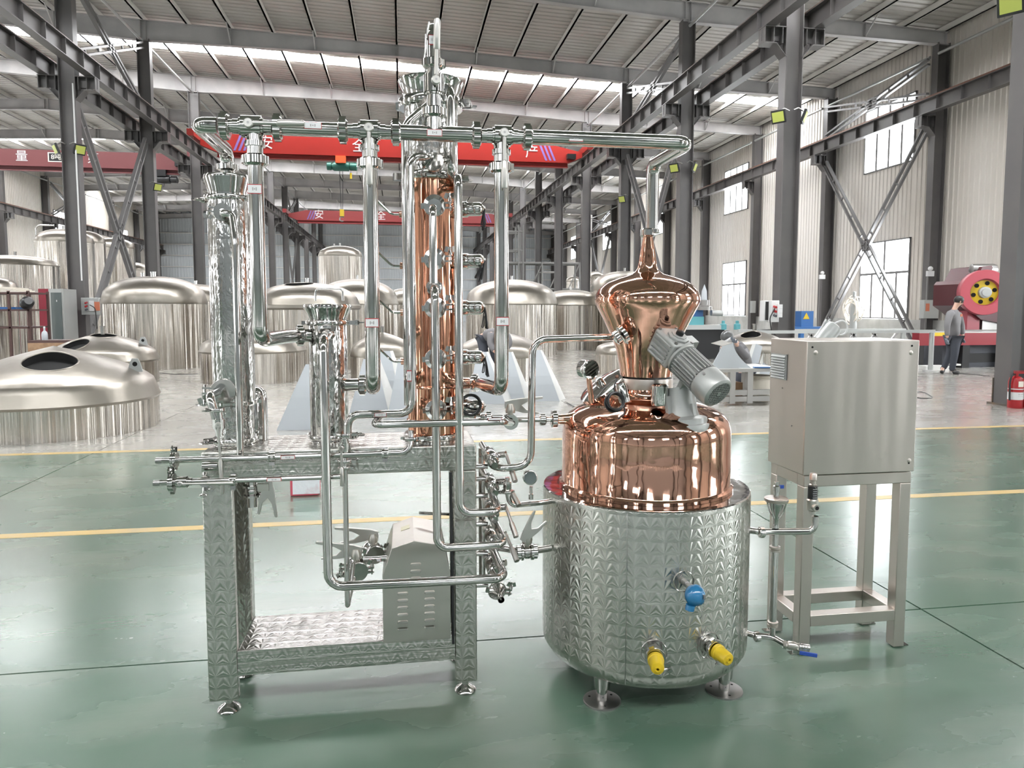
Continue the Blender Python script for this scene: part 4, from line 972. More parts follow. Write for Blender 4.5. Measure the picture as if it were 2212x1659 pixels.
MB().lathe([(.010, 0), (.014, .002), (.014, zf(1104)-c.z), (.022, zf(1100)-c.z), (.023, zf(1080)-c.z), (.017, zf(1076)-c.z)], c, VZ, 24).cyl(c+V((-.0, -.010, zf(1093)-c.z)), c+V((0, -.034, zf(1093)-c.z)), .016, .014, n=20).build('valve_chest', 'satin', t2)
MB().cyl(c+V((0, -.0345, zf(1093)-c.z)), c+V((0, -.035, zf(1093)-c.z)), .008, n=16).build('outlet_hole', 'hole', t2)
MB().lathe([(.019, 0), (.019, zf(1050)-zf(1077))], V((c.x, c.y, zf(1077))), VZ, 24).build('printed_tag', 'black', t2)
mb = MB()
for k in range(5): mb.obox(V((c.x-.002, c.y-.0195, zf(1055+4.5*k))), (.018-.002*(k % 2), .0008, .0012))
mb.build('tag_print', 'white', t2)
MB().lathe([(.013, 0), (.015, .006), (.011, .01), (.011, .022), (.015, .026), (.015, .05), (.012, .054)], V((c.x, c.y, zf(1050))), VZ, 20).build('spring_bonnet', 'brushed', t2)
MB().tube([V((c.x-.018, c.y-.01, zf(1040))), V((c.x, c.y-.022, zf(1052))), V((c.x+.02, c.y-.012, zf(1060)))], .0015, .005, 6).build('seal_wire', 'pipe', t2)
zg = lambda py: Q5(1675, py).z
t = thing('filling_funnel', (xt, Y5, zg(1110)), 'flanged steel funnel with a small tap on top, right of the pot', 'funnel')
MB().lathe([(.013, zg(1140)), (.013, zg(1112)), (.030, zg(1090)), (.030, zg(1084))], (xt, Y5, 0), VZ, 36, (False, False)).build('funnel_cone', 'steel', t)
MB().lathe([(.045, zg(1083)), (.047, zg(1081)), (.047, zg(1076)), (.044, zg(1075)), (0, zg(1075))], (xt, Y5, 0), VZ, 40).build('flange', 'brushed', t)
mb = MB()
for k in range(4): a = 2*PI*k/4+.6; mb.tube([(xt+.042*math.cos(a), Y5+.042*math.sin(a), zg(1083)), (xt+.030*math.cos(a), Y5+.03*math.sin(a), zg(1105)), (xt+.014*math.cos(a), Y5+.014*math.sin(a), zg(1118))], .003, .01, 8)
mb.build('brace_wires', 'pipe', t)
MB().lathe([(.011, zg(1074)), (.011, zg(1062)), (.014, zg(1061)), (.014, zg(1050)), (.010, zg(1048)), (.010, zg(1040))], (xt, Y5, 0), VZ, 18).build('tap_body', 'pipe', t)
MB().obox((xt+.020, Y5, zg(1052)), (.02, .006, .014)).build('tap_lever', 'bluehandle', t, 'blue tap lever')
zl = Q5(1672, 1376).z
t = thing('level_gauge', (xt, Y5, zg(1250)), 'upright level tube between two round unions, right of the pot', 'gauge')
pipe([(xt, Y5, zt5), (xt, Y5, zg(1180))], .0125, t, 'upper_pipe'); MB().cyl((xt, Y5, zg(1345)), (xt, Y5, zg(1190)), .0145, n=24).build('level_tube', 'pipe', t)
for py in (1185, 1347): MB().lathe([(.014, -.012), (.021, -.010), (.021, -.002), (.018, 0), (.021, .002), (.021, .010), (.014, .012)], (xt, Y5, zg(py)), VZ, 24).build('union', 'brushed', t)
pipe([(xt, Y5, zg(1350)), (xt, Y5, zl)], .012, t, 'lower_pipe')
t = thing('drain_valve_line', (xt, Y5, zl), 'low drain pipe from the jacket with a ball valve and hose barb', 'pipe')
e = Q5(1700, 1385, 2.56)
pipe([(PX+.36, 2.72, zl+.005), (PX+.43, 2.64, zl+.003), (xt, Y5, zl), (e.x, 2.57, zl-.01)], .012, t, bend=.02); nut((Q5(1638, 1372).x, 2.63, zl+.002), VX, .021, .016, t, slots=4)
d = V((1, -.35, -.05)).normalized(); q = V((e.x, 2.57, zl-.01))
MB().lathe([(.014, -.01), (.017, 0), (.013, .006), (.018, .012), (.018, .035), (.014, .04), (.014, .05)], q, d, 8).build('ball_valve', 'satin', t, 'square-shouldered ball valve')
MB().lathe([(.012, .05), (.014, .052), (.012, .060), (.014, .062), (.012, .070), (.014, .072), (.012, .080), (.0135, .082), (.011, .092)], q, d, 16, (True, False)).build('hose_barb', 'pipe', t)
h = q+d*.02+V((0, -.016, -.018)); hd = V((1, -.30, -.12)).normalized(); hb = MB().bar(h, h+hd*.03, .012, .004, (0, -1, 0)).build('handle_stem', 'pipe', t)
hh = MB().bar(h+hd*.025, h+hd*.095, .017, .006, (0, -1, 0)).build('blue_handle', 'bluehandle', t, 'blue plastic lever grip'); bevel(hh, .004, 3)
# ================================================================ CONTROL CABINET
CX0, CX1, CY0, CY1 = 1.668, 2.190, 2.74, 3.035
t = thing('control_cabinet', ((CX0+CX1)/2, 2.89, 0), 'brushed stainless control cabinet on an open square-tube stand, right of the pot', 'cabinet')
bevel(MB().box(CX0, CY0, .795, CX1, CY1, 1.366).build('cabinet_box', 'brushed', t), .004, 3)
s_ = .052
for x in (CX0+.012, CX1-s_-.004):
    for y in (CY0+.01, CY1-s_-.01):
        l = bevel(MB().box(x, y, .004, x+s_, y+s_, .742).build('leg', 'brushed', t), .003)
        MB().box(x+(s_*.3 if x > 1.9 else -.03), y+.01, 0, x+(s_+.03 if x > 1.9 else s_*.7), y+.04, .004).build('floor_tab', 'pipe', l)
for z0, z1 in ((.742, .792), (.125, .175)):
    for y in (CY0+.01, CY1-s_-.01): bevel(MB().box(CX0+.012+(0 if z0 > .5 else s_), y, z0, CX1-.004-(0 if z0 > .5 else s_), y+(s_ if z0 < .5 else s_), z1).build('rail', 'brushed', t), .003)
    for x in (CX0+.012, CX1-s_-.004): bevel(MB().box(x, CY0+.01+s_, z0, x+s_, CY1-s_-.01, z1).build('rail', 'brushed', t), .003)
for px, py in ((1755, 750), (1970, 747), (1963, 1000)): c = P(px, py, Y=CY0-.0005); MB().cyl(c, c-V((0, .001, 0)), .0045, n=16).build('mounting_hole', 'hole', t)
for px, py in ((1762, 762), (1968, 762), (1964, 995)): c = P(px, py, Y=CY0-.0005); MB().lathe([(.010, 0), (.006, .002), (0, .003)], c, (0, -1, 0), 18).build('weld_mark', 'brushed', t)
x = CX0-.001; y0, y1 = 2.89, 3.02; vt = thing  # side vent grille
gr = MB().box(x-.004, y0, P(1690, 820, X=x).z, x, y1, P(1690, 765, X=x).z).build('vent_grille', 'ltgrey', t, 'pale plastic vent grille')
zA, zB = P(1690, 820, X=x).z, P(1690, 765, X=x).z
for k in range(9): z = zA+.006+(zB-zA-.012)*k/8.6; MB().hexa([(x-.010, y0+.006, z), (x-.004, y0+.006, z), (x-.004, y1-.006, z), (x-.010, y1-.006, z), (x-.005, y0+.006, z+.007), (x-.004, y0+.006, z+.008), (x-.004, y1-.006, z+.008), (x-.005, y1-.006, z+.007)]).build('slat', 'ltgrey', gr)
for py, px in ((838, 1690), (920, 1710)): c = P(px, py, X=x); MB().cyl(c, c-V((.002, 0, 0)), .003, n=10).build('rivet', 'dull', t)
# ================================================================ OVERHEAD CRANES
def girder(mb, x0, x1, y, z0, z1, w=.4, slope=1.3, zl=.42):
    """box girder with raked ends and a bottom flange"""
    poly = [(x0, z1-.28), (x0+slope, z1), (x1-slope, z1), (x1, z1-.28), (x1, z1-.5), (x1-slope*.5, z0+.2), (x0+slope*.5, z0+.2), (x0, z1-.5)]
    mb.prism(poly, (0, y+w/2, 0), (1, 0, 0), (0, 0, 1), w)
    mb.box(x0+slope*.5, y-.02, z0, x1-slope*.5, y+.02, z0+.2).box(x0+slope*.5, y-.13, z0, x1-slope*.5, y+.13, z0+.035)
def crane(x0, x1, y, z0, z1, label, m, txt, stripes=True):
    t = thing('overhead_crane', ((x0+x1)/2, y, z0), label, 'crane')
    mb = MB(); girder(mb, x0+.15, x1-.15, y, z0, z1); mb.build('girder', m, t, ang=20)
    for x in (x0, x1):
        e = MB().box(x-.14, y-1.1, 8.70, x+.14, y+1.1, 8.98).build('end_truck', m, t)
        for s in (-.85, .85): MB().cyl((x-.05, y+s, 8.74), (x+.05, y+s, 8.74), .13, n=18).build('wheel', 'dull', e)
    MB().box(x1-.9, y-.45, z1-.62, x1-.5, y-.2, z1-.40).build('drive_motor', 'black', t)
    for px, s, sz in txt:
        p = P(px, 325, Y=y-.21); text_mesh(s, sz, (p.x, y-.212, (z0+z1)/2+.14), (1, 0, 0), (0, 0, 1), .004, 'lettering', 'white', t)
    if stripes:
        for xb, s in ((x0+1.5, 1), (x1-1.5, -1)):
            for k in range(3):
                a = xb+s*k*.2; h = z1-z0
                MB().prism([(a, .28), (a+.10, .28), (a+.10+s*.28, h-.03), (a+s*.28, h-.03)], (0, y-.203, z0), (1, 0, 0), (0, 0, 1), .004).build('warning_stripe', 'stripeblue', t)
    return t

c1 = crane(-8.65, 8.5, 33.0, 8.05, 9.02, 'bright red overhead crane nearest above the main aisle, white lettering', 'cranered', [(545+30, '安', .62), (776, '全', .62), (960, '生', .62), (1149, '产', .62)])
c2 = crane(-8.65, 8.5, 57.0, 8.05, 9.02, 'red overhead crane farther down the main aisle', 'craneoldb', [(686, '安', .75), (821, '全', .75), (960, '生', .75), (1097, '产', .75)])
c3 = crane(-26.4, -9.85, 37.3, 8.0, 8.97, 'dull red overhead crane in the left bay with a load sign', 'craneold', [(46, '量', .55), (200, '第', .55)], False)
p = P(122, 350, Y=37.1); MB().box(p.x-.36, 37.085, 8.42, p.x+.36, 37.09, 8.86).build('load_sign', 'card', c3, 'small framed load sign')
MB().box(p.x-.31, 37.08, 8.46, p.x+.31, 37.086, 8.82).build('sign_panel', 'black', c3); text_mesh('8吨', .3, (p.x, 37.078, 8.64), (1, 0, 0), (0, 0, 1), .002, 'sign_text', 'card', c3)
def hoist(px, py, y, label, col, rope, hook=True):
    c = P(px, py, Y=y); t = thing('hoist', c, label, 'hoist')
    MB().box(c.x-.22, y-.3, c.z+.05, c.x+.22, y+.15, c.z+.36).build('trolley', 'hoistred' if hook else 'black', t)
    MB().lathe([(.14, -.62), (.17, -.6), (.17, -.42), (.13, -.4), (.2, -.3), (.2, .34), (.14, .36), (.17, .4), (.17, .68), (.14, .7)], c+V((0, -.05, -.07)), VX, 24).build('hoist_drum', col, t)
    mb = MB()
    for s in (-.07, .07): mb.cyl(c+V((s, -.05, -.2)), c+V((s*.5, -.05, -rope)), .014, n=6)
    mb.build('wire_rope', 'black', t)
    if hook:
        k = MB().box(c.x-.09, y-.11, c.z-rope-.3, c.x+.09, y+.01, c.z-rope).build('hook_block', 'yellow', t)
        MB().torus(c+V((0, -.05, -rope-.42)), VY, .10, .03, 16, 8, -2.2, 2.4).build('hook', 'dull', k)
        MB().cyl(c+V((.42, -.1, -.35)), c+V((.42, -.1, -.6)), .05, n=10).build('pendant_control', 'yellow', t); MB().cyl(c+V((.42, -.1, .0)), c+V((.42, -.1, -.36)), .012, n=6).build('pendant_cord', 'rail', t)
    return t


hoist(737, 357, 33.0, 'orange and green rope hoist with hanging hook under the nearest crane', 'hoistgreen', 1.95)
hoist(352, 385, 37.35, 'dark hoist under the left bay crane beside a column', 'black', .45, False)
# ================================================================ FLOODLIGHTS
def flood(px, py, y, face, label):
    c = P(px, py, Y=y); t = thing('flood_light', c, label, 'lamp', 'flood lights on the columns')
    n_ = V((.75*face, -.55, -.35)).normalized(); b = bevel(MB().obox(c, (.30, .34, .06), (0, 0, 1), n_).build('lamp_housing', 'black', t), .012)
    MB().obox(c+n_*.034, (.22, .27, .006), (0, 0, 1), n_).build('lamp_face', 'lampyellow', t)
    MB().tube([c-n_*.02+V((0, .0, .12)), c-V((.14*face, -.02, -.2)), c-V((.26*face, 0, -.14))], .018, .03, 8).build('lamp_bracket', 'dull', t)
for a in ((1682, 252, 15.7, -1, 'flood light on the left of the column behind the cabinet'), (1737, 252, 15.7, 1, 'flood light on the right of the column behind the cabinet'),
          (1457, 363, 22.0, -1, 'flood light left of the column behind the helmet'), (1500, 361, 22.0, 1, 'flood light right of the column behind the helmet'),
          (2184, 9, 9.45, -1, 'large yellow flood light cut by the top right corner'), (172, 323, 22.1, 1, 'flood light beside the nearest left column with a white conduit'),
          (121, 322, 22.1, -1, 'flood light on the far side of the nearest left column'), (340, 404, 28.4, 1, 'flood light on the second left column below the dull crane'),
          (1344, 430, 28.4, -1, 'small flood light on the third column of the right row')): flood(*a)
pts = [P(x, y, Y=22.0) for x, y in ((157, 180), (158, 300), (163, 480), (173, 650))]
MB().tube([V((pts[0].x, 22.0, pts[0].z)), V((pts[0].x, 22.0, 2.3))], .022, 0, 8).build('conduit', 'white', kind='structure')
# ================================================================ TANKS
def tank(l, r, yb, yrim, ytop, label, D=None, holes=(), knob=1, power=2.4, cone=0, lip=False, lugs=(), group='steel tanks on the hall floor', rim_at=None, n=64):
    pc = (l+r)/2; hw = (r-l)/2
    a = (math.atan((r-CX)/FOC)-math.atan((l-CX)/FOC))/2; br = (math.atan((r-CX)/FOC)+math.atan((l-CX)/FOC))/2+YAW
    if D is None: f = P(pc, yb, Z=0); D = math.hypot(f.x, f.y)
    R_ = D*math.sin(a)/(1-math.sin(a)); L = D+R_; c = V((L*math.sin(br), L*math.cos(br), 0))
    zr = P(rim_at or r, yrim, Y=c.y).z; ztp = P(pc, ytop, Y=c.y).z; h = max(ztp-zr, .05)
    t = thing('steel_tank', c, label, 'tank', group)
    MB().lathe([(R_*.985, .0), (R_*.985, zr-.06), (R_*.985, zr-.05)], c, VZ, n, (False, False)).build('shell', 'tank', t)
    prof = [(R_*.99, zr-.06), (R_*1.0, zr-.03)]
    if lip: prof += [(R_*1.03, zr-.02), (R_*1.03, zr+.05), (R_*1.0, zr+.06)]
    N = 16
    for k in range(1, N+1):
        s = k/N; rr = R_*(1-s**1.0)
        f = (1-(rr/R_)**power)**(1/power)
        g = 1-(rr/R_)
        prof.append((max(rr, 0.0001), zr+h*((1-cone)*f+cone*g)))
    # the dome as a fine grid so that manholes are cut as true round openings
    mb = MB(); rings = []; m = n*2 if holes else n
    if holes:
        pp = [prof[0]]
        for i in range(1, len(prof)):
            for q in range(1, 4): pp.append((prof[i-1][0]+(prof[i][0]-prof[i-1][0])*q/3, prof[i-1][1]+(prof[i][1]-prof[i-1][1])*q/3))
        prof = pp
    mb.lathe(prof, c, VZ, m, (False, False))
    def zat(rr):
        rr = min(rr/R_, .9999); return zr+h*((1-cone)*(1-rr**power)**(1/power)+cone*(1-rr))
    for hx_, hy_, hr in holes:           # hole centre as fractions of the radius, radius as a fraction
        H = (c.x+hx_*R_, c.y+hy_*R_); rad = hr*R_; vv = mb.v
        st = 2*PI*R_/m*.9
        for i, p in enumerate(vv):
            d = math.hypot(p[0]-H[0], p[1]-H[1])
            if abs(d-rad) < st*.55 and d > 1e-6:
                nx_, ny_ = H[0]+(p[0]-H[0])*rad/d, H[1]+(p[1]-H[1])*rad/d
                vv[i] = (nx_, ny_, zat(math.hypot(nx_-c.x, ny_-c.y)))
        keep = [k for k, f in enumerate(mb.f) if math.hypot(sum(vv[q][0] for q in f)/len(f)-H[0], sum(vv[q][1] for q in f)/len(f)-H[1]) > rad-1e-4]
        mb.f = [mb.f[k] for k in keep]; mb.uv = [mb.uv[k] for k in keep]
        ring = MB(); P_ = [(H[0]+rad*math.cos(2*PI*k/40), H[1]+rad*math.sin(2*PI*k/40)) for k in range(41)]
        ring.tube([V((x, y, zat(math.hypot(x-c.x, y-c.y)))) for x, y in P_], .010, 0, 6, False); ring.build('manhole_rim', 'dome', t)
        inner = MB(); b0 = 0
        for k in range(40): x, y = P_[k]; z = zat(math.hypot(x-c.x, y-c.y)); inner.v += [(x, y, z-.005), (x, y, z-.10)]
        for k in range(40): a_ = 2*k; b_ = 2*((k+1) % 40); inner.face([a_, b_, b_+1, a_+1], [(0, 0)]*4)
        inner.face([2*k+1 for k in range(40)], [(0, 0)]*40); inner.build('manhole_inside', 'hole', t)
    mb.build('dome', 'dome', t)
    for k in range(knob):
        aa = .5+2.2*k; rr = .0 if k == 0 else .3*R_
        MB().lathe([(.04, -.05), (.04, .10), (.05, .10), (.05, .12)], c+V((rr*math.cos(aa), rr*math.sin(aa), zat(rr))), VZ, 14).build('nozzle', 'pipe', t)
    for px, py in lugs:
        q = P(px, py, Y=c.y); q = V((c.x+(q.x-c.x), c.y, zat(abs(q.x-c.x))-.02))
        MB().prism([(-.09, 0), (.09, 0), (.06, .12), (.035, .17), (-.035, .17), (-.06, .12)], q, (1, 0, 0), (0, 0, 1), .02).build('lifting_lug', 'ltgrey', t)
        MB().cyl(q+V((0, .0005, .10)), q+V((0, -.0215, .10)), .03, n=14).build('lug_hole', 'hole', t)
    return t, c, R_, zr, zat
tank(-150, 343, 959, 848, 747, 'nearest low tank end at the left edge with a black oval manhole', holes=((.15, -.42, .245),), cone=.50, power=2.8, lugs=((292, 775),), knob=0, rim_at=343, n=96)
tank(92, 343, 838, 772, 717, 'low tank end right behind the nearest one with two manholes', holes=((.06, -.1, .24), (-.25, -.62, .24)), cone=.5, power=2.6, lugs=((309, 728),), knob=1, n=80)
tank(218, 452, 800, 652, 597, 'tall wide tank with patched dome behind the low tanks at left', knob=3, power=2.2)
tank(352, 500, 0, 648, 614, 'tank dome peeking out behind the tall wide tank, beside the condenser', D=25, knob=3, power=2.2)
tank(427, 662, 832, 752, 714, 'low tank end behind the left condenser', power=2.4, cone=.3, knob=1)
tank(548, 779, 0, 664, 611, 'lipped tank with an open manhole and hose between condenser and basket', D=17.5, holes=((-.10, -.35, .27),), lip=True, power=2.3, knob=1, n=72)
tank(682, 862, 0, 655, 603, 'tank behind the lipped tank, left of the copper column', D=23, power=2.2)
tank(830, 935, 0, 655, 622, 'small far tank dome just left of the copper column', D=27, power=2.2)
tank(755, 895, 829, 762, 717, 'low tank end behind the middle downpipe', power=2.4, cone=.4)
tank(985, 1176, 826, 762, 716, 'low tank end behind the bending worker', power=2.4, cone=.4, knob=0)
tank(690, 786, 0, 553, 531, 'very tall narrow tank rising behind the others, left of the copper column', D=33, power=2.0, knob=2)
tank(1005, 1205, 772, 655, 604, 'wide tank with patched dome right of the copper column', knob=2, power=2.2)
tank(1165, 1300, 757, 657, 626, 'tank right behind the patched dome tank, left of the helmet', power=2.2)
tank(1275, 1420, 0, 625, 586, 'taller tank directly behind the copper helmet', D=26, power=2.2)
tank(1221, 1256, 0, 608, 597, 'smallest far tank left of the scaffold foot', D=55, power=2.0, n=32)
tank(1266, 1306, 0, 600, 586, 'small far tank beyond the copper helmet', D=50, power=2.0, n=32)
tank(1286, 1420, 812, 757, 738, 'low tank end behind the pot neck', power=2.4)
tank(1556, 1706, 0, 752, 713, 'low tank end with a manhole behind the welding bench', D=13.6, holes=((-.28, -.3, .30),), cone=.4, power=2.4, n=72)
tank(82, 214, 0, 523, 495, 'very tall tank with a railing pipe at far left', D=31, power=2.0)
tank(150, 238, 0, 524, 499, 'very tall tank behind the nearest left column', D=36, power=2.0)
tank(205, 300, 0, 535, 514, 'tall tank behind the cross brace at left', D=40, power=2.0)
tank(262, 330, 0, 583, 567, 'tank top beyond the cross brace, above the tall wide tank', D=46, power=2.0)
tank(-60, 138, 742, 572, 552, 'big tank under the bright tube lamps at the left edge', power=2.0, D=27)
tank(-70, 46, 0, 622, 597, 'low wide tank behind the brown rack at the left edge', D=21, power=2.0)
c = P(30, 562, Y=29); t = thing('tube_lamp', c, 'pair of bright fluorescent tubes above the tank at the left edge', 'lamp')
a, b = P(10, 560, Y=26.6), P(32, 561, Y=26.6); MB().cyl(a, b, .06, n=10).build('tube', 'tubelamp', t); a, b = P(36, 561, Y=26.6), P(74, 567, Y=26.6); MB().cyl(a, b, .06, n=10).build('tube', 'tubelamp', t)
a = P(5, 556, Y=26.65); MB().bar(P(6, 558, Y=26.7), P(80, 564, Y=26.7), .05, .05).build('lamp_batten', 'white', t)
a = P(90, 500, Y=30.5); t = thing('railing_pipe', P(77, 560, Y=30.6), 'pale bent railing pipe beside the very tall tank at far left', 'pipe')
pipe([V((P(77, 486, Y=30.6).x, 30.6, 0)), P(77, 486, Y=30.6), P(118, 487, Y=30.6)], .035, t, bend=.2)
# ================================================================ FOLDED SHEET PIECES
def folded(pts, y, label, lean=.22, side=.32, m='film'):
    """standing folded sheet: trapezoid face leaning back, with a return along its right edge and a dark inside"""
    tl, tr, br, bl = [P(a, b, Y=y) for a, b in pts]; bl.z = max(bl.z, .0); br.z = max(br.z, .0)
    bl.z = br.z = 0.002
    for q in (tl, tr): q.y += lean
    th = V((0, .003, 0)); t = thing('folded_sheet', (bl+br)/2, label, 'sheet metal', 'folded sheet pieces standing on the floor')
    N = 6; mb = MB()
    for i in range(N):
        f0, f1 = i/N, (i+1)/N; cv = lambda f: V((0, -.035*math.sin(PI*f), 0))
        A, B = tl.lerp(bl, f0), tl.lerp(bl, f1); C_, D_ = tr.lerp(br, f1), tr.lerp(br, f0); a0, a1 = cv(f0), cv(f1)
        mb.hexa([B+a1, C_+a1, C_+a1+th, B+a1+th, A+a0, D_+a0, D_+a0+th, A+a0+th])
    mb.build('front_face', m, t, ang=60)
    s = V((.16, side, 0)); mb = MB()
    for i in range(N):
        f0, f1 = i/N, (i+1)/N; cv = lambda f: V((0, -.035*math.sin(PI*f), 0))
        A, B = tr.lerp(br, f0)+cv(f0), tr.lerp(br, f1)+cv(f1); w0, w1 = .25+.75*f0, .25+.75*f1; tt = V((.003, 0, 0))
        mb.hexa([B, B+s*w1, B+s*w1+tt, B+tt, A, A+s*w0, A+s*w0+tt, A+tt])
    mb.build('side_return', 'filmlight', t, ang=60)
    return t

folded(((655, 790), (690, 790), (706, 932), (597, 930)), 9.0, 'pale blue folded sheet standing left of the basket vessel')
folded(((783, 778), (812, 778), (842, 905), (752, 905)), 9.9, 'pale blue folded sheet behind the middle downpipe')
folded(((822, 760), (842, 760), (868, 890), (800, 890)), 10.6, 'pale blue folded sheet second behind the middle downpipe')
folded(((860, 778), (878, 778), (898, 908), (836, 908)), 9.7, 'pale blue folded sheet partly behind the copper column')
folded(((1034, 762), (1054, 762), (1092, 872), (1008, 872)), 11.0, 'pale blue folded sheet right of the lowest lamp port')
folded(((1090, 762), (1108, 762), (1136, 866), (1095, 866)), 11.3, 'pale blue folded sheet right of the last downpipe', lean=.2)
folded(((1162, 758), (1173, 758), (1209, 867), (1150, 867)), 11.2, 'pale blue folded sheet furthest right, beside the helmet return pipe', side=.28)
# ================================================================ WELDING BENCH
Yb = 10.35
def B_(px, py, y=Yb): return P(px, py, Y=y)
t = thing('welding_bench', (B_(1610, 870).x, Yb+.4, 0), 'grey square-tube welding bench with two low rails, right of the motor', 'bench')
xl_, xr_ = B_(1545, 800).x, B_(1700, 800).x; ztop = B_(1610, 797).z
MB().box(xl_, Yb, ztop-.05, xr_, Yb+1.0, ztop).build('bench_top', 'benchgrey', t)


for px in (1584, 1622): x = B_(px, 820).x; MB().box(x-.045, Yb+.01, .02, x+.045, Yb+.10, ztop-.05).build('leg', 'benchgrey', t)
for px in (1560, 1670): x = B_(px, 820).x; MB().box(x-.04, Yb+.9, .02, x+.04, Yb+.98, ztop-.05).build('leg', 'benchgrey', t)
for py in (850, 864): z = B_(1600, py).z; MB().box(xl_, Yb+.02, z-.03, xr_, Yb+.09, z+.05).build('rail', 'benchgrey', t)
# dished sheet being worked on, flat offcut, blue strip
zq_ = ztop+.003
t = thing('curved_sheet', (B_(1575, 780).x, Yb+.3, zq_), 'dull grey curved hopper sheet standing on the welding bench', 'sheet metal')
mb = MB(); tl, tr, br, bl = B_(1560, 748, Yb+.15), B_(1584, 741, Yb+.15), B_(1624, 783, Yb+.08), B_(1535, 784, Yb+.08); bl.z = br.z = zq_
N = 8
for i in range(N):
    f0, f1 = i/N, (i+1)/N
    def R2(f): q = tr.lerp(br, f); q.x = tr.x+(br.x-tr.x)*f**1.9; q.z = tr.z+(br.z-tr.z)*f; return q
    A, B2 = tl.lerp(bl, f0), tl.lerp(bl, f1); C2, D2 = R2(f1), R2(f0); th = V((0, .006, 0))
    mb.hexa([B2, C2, C2+th, B2+th, A, D2, D2+th, A+th])
mb.build('sheet_face', 'sheet', t, ang=60)
mb = MB(); bk = V((-.05, .30, .03)); mb.hexa([tl, tr, tr+bk, tl+bk, tl+V((0, 0, .006)), tr+V((0, 0, .006)), tr+bk+V((0, 0, .006)), tl+bk+V((0, 0, .006))]); mb.build('folded_rim', 'satin', t)
solo(MB().box(B_(1600, 790).x, Yb+.02, ztop, B_(1690, 790).x, Yb+.75, ztop+.008), 'flat_sheet', 'filmlight', 'bright flat sheet lying on the right end of the welding bench', 'sheet metal')
a, b = B_(1628, 784, Yb+.05), B_(1664, 790, Yb+.0); a.z = b.z = ztop+.02; solo(MB().bar(a, b, .09, .015), 'blue_strip', 'machblue', 'narrow blue-filmed strip lying on the bright flat sheet', 'sheet metal')
for k, (px, w_, lab) in enumerate(((1633, 34, 'left of two blue-white folded channels leaning behind the welding bench'), (1662, 38, 'right of two blue-white folded channels leaning behind the welding bench'))):
    y = Yb+1.35+.15*k; tl, tr = P(px, 742, Y=y+.25), P(px+14, 748, Y=y+.25); bl, br = P(px-34, 830, Y=y), P(px-8, 830, Y=y); bl.z = br.z = .003
    t = thing('folded_channel', (bl+br)/2, lab, 'sheet metal', 'folded channels behind the bench'); th = V((0, .004, 0))
    MB().hexa([bl, br, br+th, bl+th, tl, tr, tr+th, tl+th]).build('channel_face', 'film', t)
    s = V((-.10, -.06, 0)); MB().hexa([bl+s, bl, bl+th, bl+s+th, tl+s, tl, tl+th, tl+s+th]).build('channel_flange', 'filmlight', t)
# bucket under the bench, wooden block
c = P(1638, 868, Y=10.75); c.z = 0
t = thing('plastic_bucket', c, 'dirty cream plastic bucket under the welding bench', 'bucket')
MB().lathe([(.155, 0), (.165, .01), (.185, .36), (.197, .365), (.197, .378), (.188, .38), (.197, .41), (.202, .412), (.202, .425), (.190, .425), (.175, .05), (0, .04)], c, VZ, 36).build('bucket_body', 'bucket', t)
MB().torus(c+V((0, -.02, .36)), V((0, -1, .35)), .19, .005, 24, 6, PI*1.05, PI*1.95).build('bail_handle', 'dull', t)
solo(MB().box(P(1583, 850, Y=11).x, 11.0, 0, P(1600, 850, Y=11).x+.03, 11.3, .28), 'wooden_block', 'wood', 'short brown wooden block standing behind the bench leg', 'block')
# ================================================================ ROLLER TABLE AND PLATE BEHIND THE CABINET
Yr = 15.2
zr_ = P(1900, 711, Y=Yr).z
x0, x1 = P(1640, 700, Y=Yr).x, P(2021, 712, Y=Yr).x
t = thing('roller_table', ((x0+x1)/2, Yr+.5, 0), 'long bright roller table on round pedestal legs behind the cabinet', 'table')
MB().box(x0, Yr, zr_-.09, x1, Yr+.06, zr_-.02).box(x0, Yr+1.0, zr_-.09, x1, Yr+1.06, zr_-.02).build('side_rail', 'ltgrey', t)
n_r = 44
me0 = None
for k in range(n_r):
    x = x0+.05+(x1-x0-.1)*k/(n_r-1)
    if me0 is None: r0 = MB().cyl((0, 0, 0), (0, 1.0, 0), .035, n=10).build('roller', 'white', t); me0 = r0; r0.location = V((x, Yr+.03, zr_-.03))-t.location
    else: q = me0.copy(); COL.objects.link(q); q.parent = t; q.location = V((x, Yr+.03, zr_-.03))-t.location
for px in (2014, 1952, 1800): x = P(px, 750, Y=Yr).x; l = MB().lathe([(.17, 0), (.17, .02), (.055, .04), (.055, zr_-.09)], (x, Yr+.03, 0), VZ, 20).build('pedestal_leg', 'ltgrey', t)
for k in range(5):
    xa_ = P(1700+46*k, 730, Y=Yr+1.0).x; MB().bar((xa_, Yr+1.0, .1), (xa_+.7, Yr+1.0, zr_-.1), .05, .05).bar((xa_+.7, Yr+1.0, .1), (xa_, Yr+1.0, zr_-.1), .05, .05).build('cross_strut', 'dull', t)
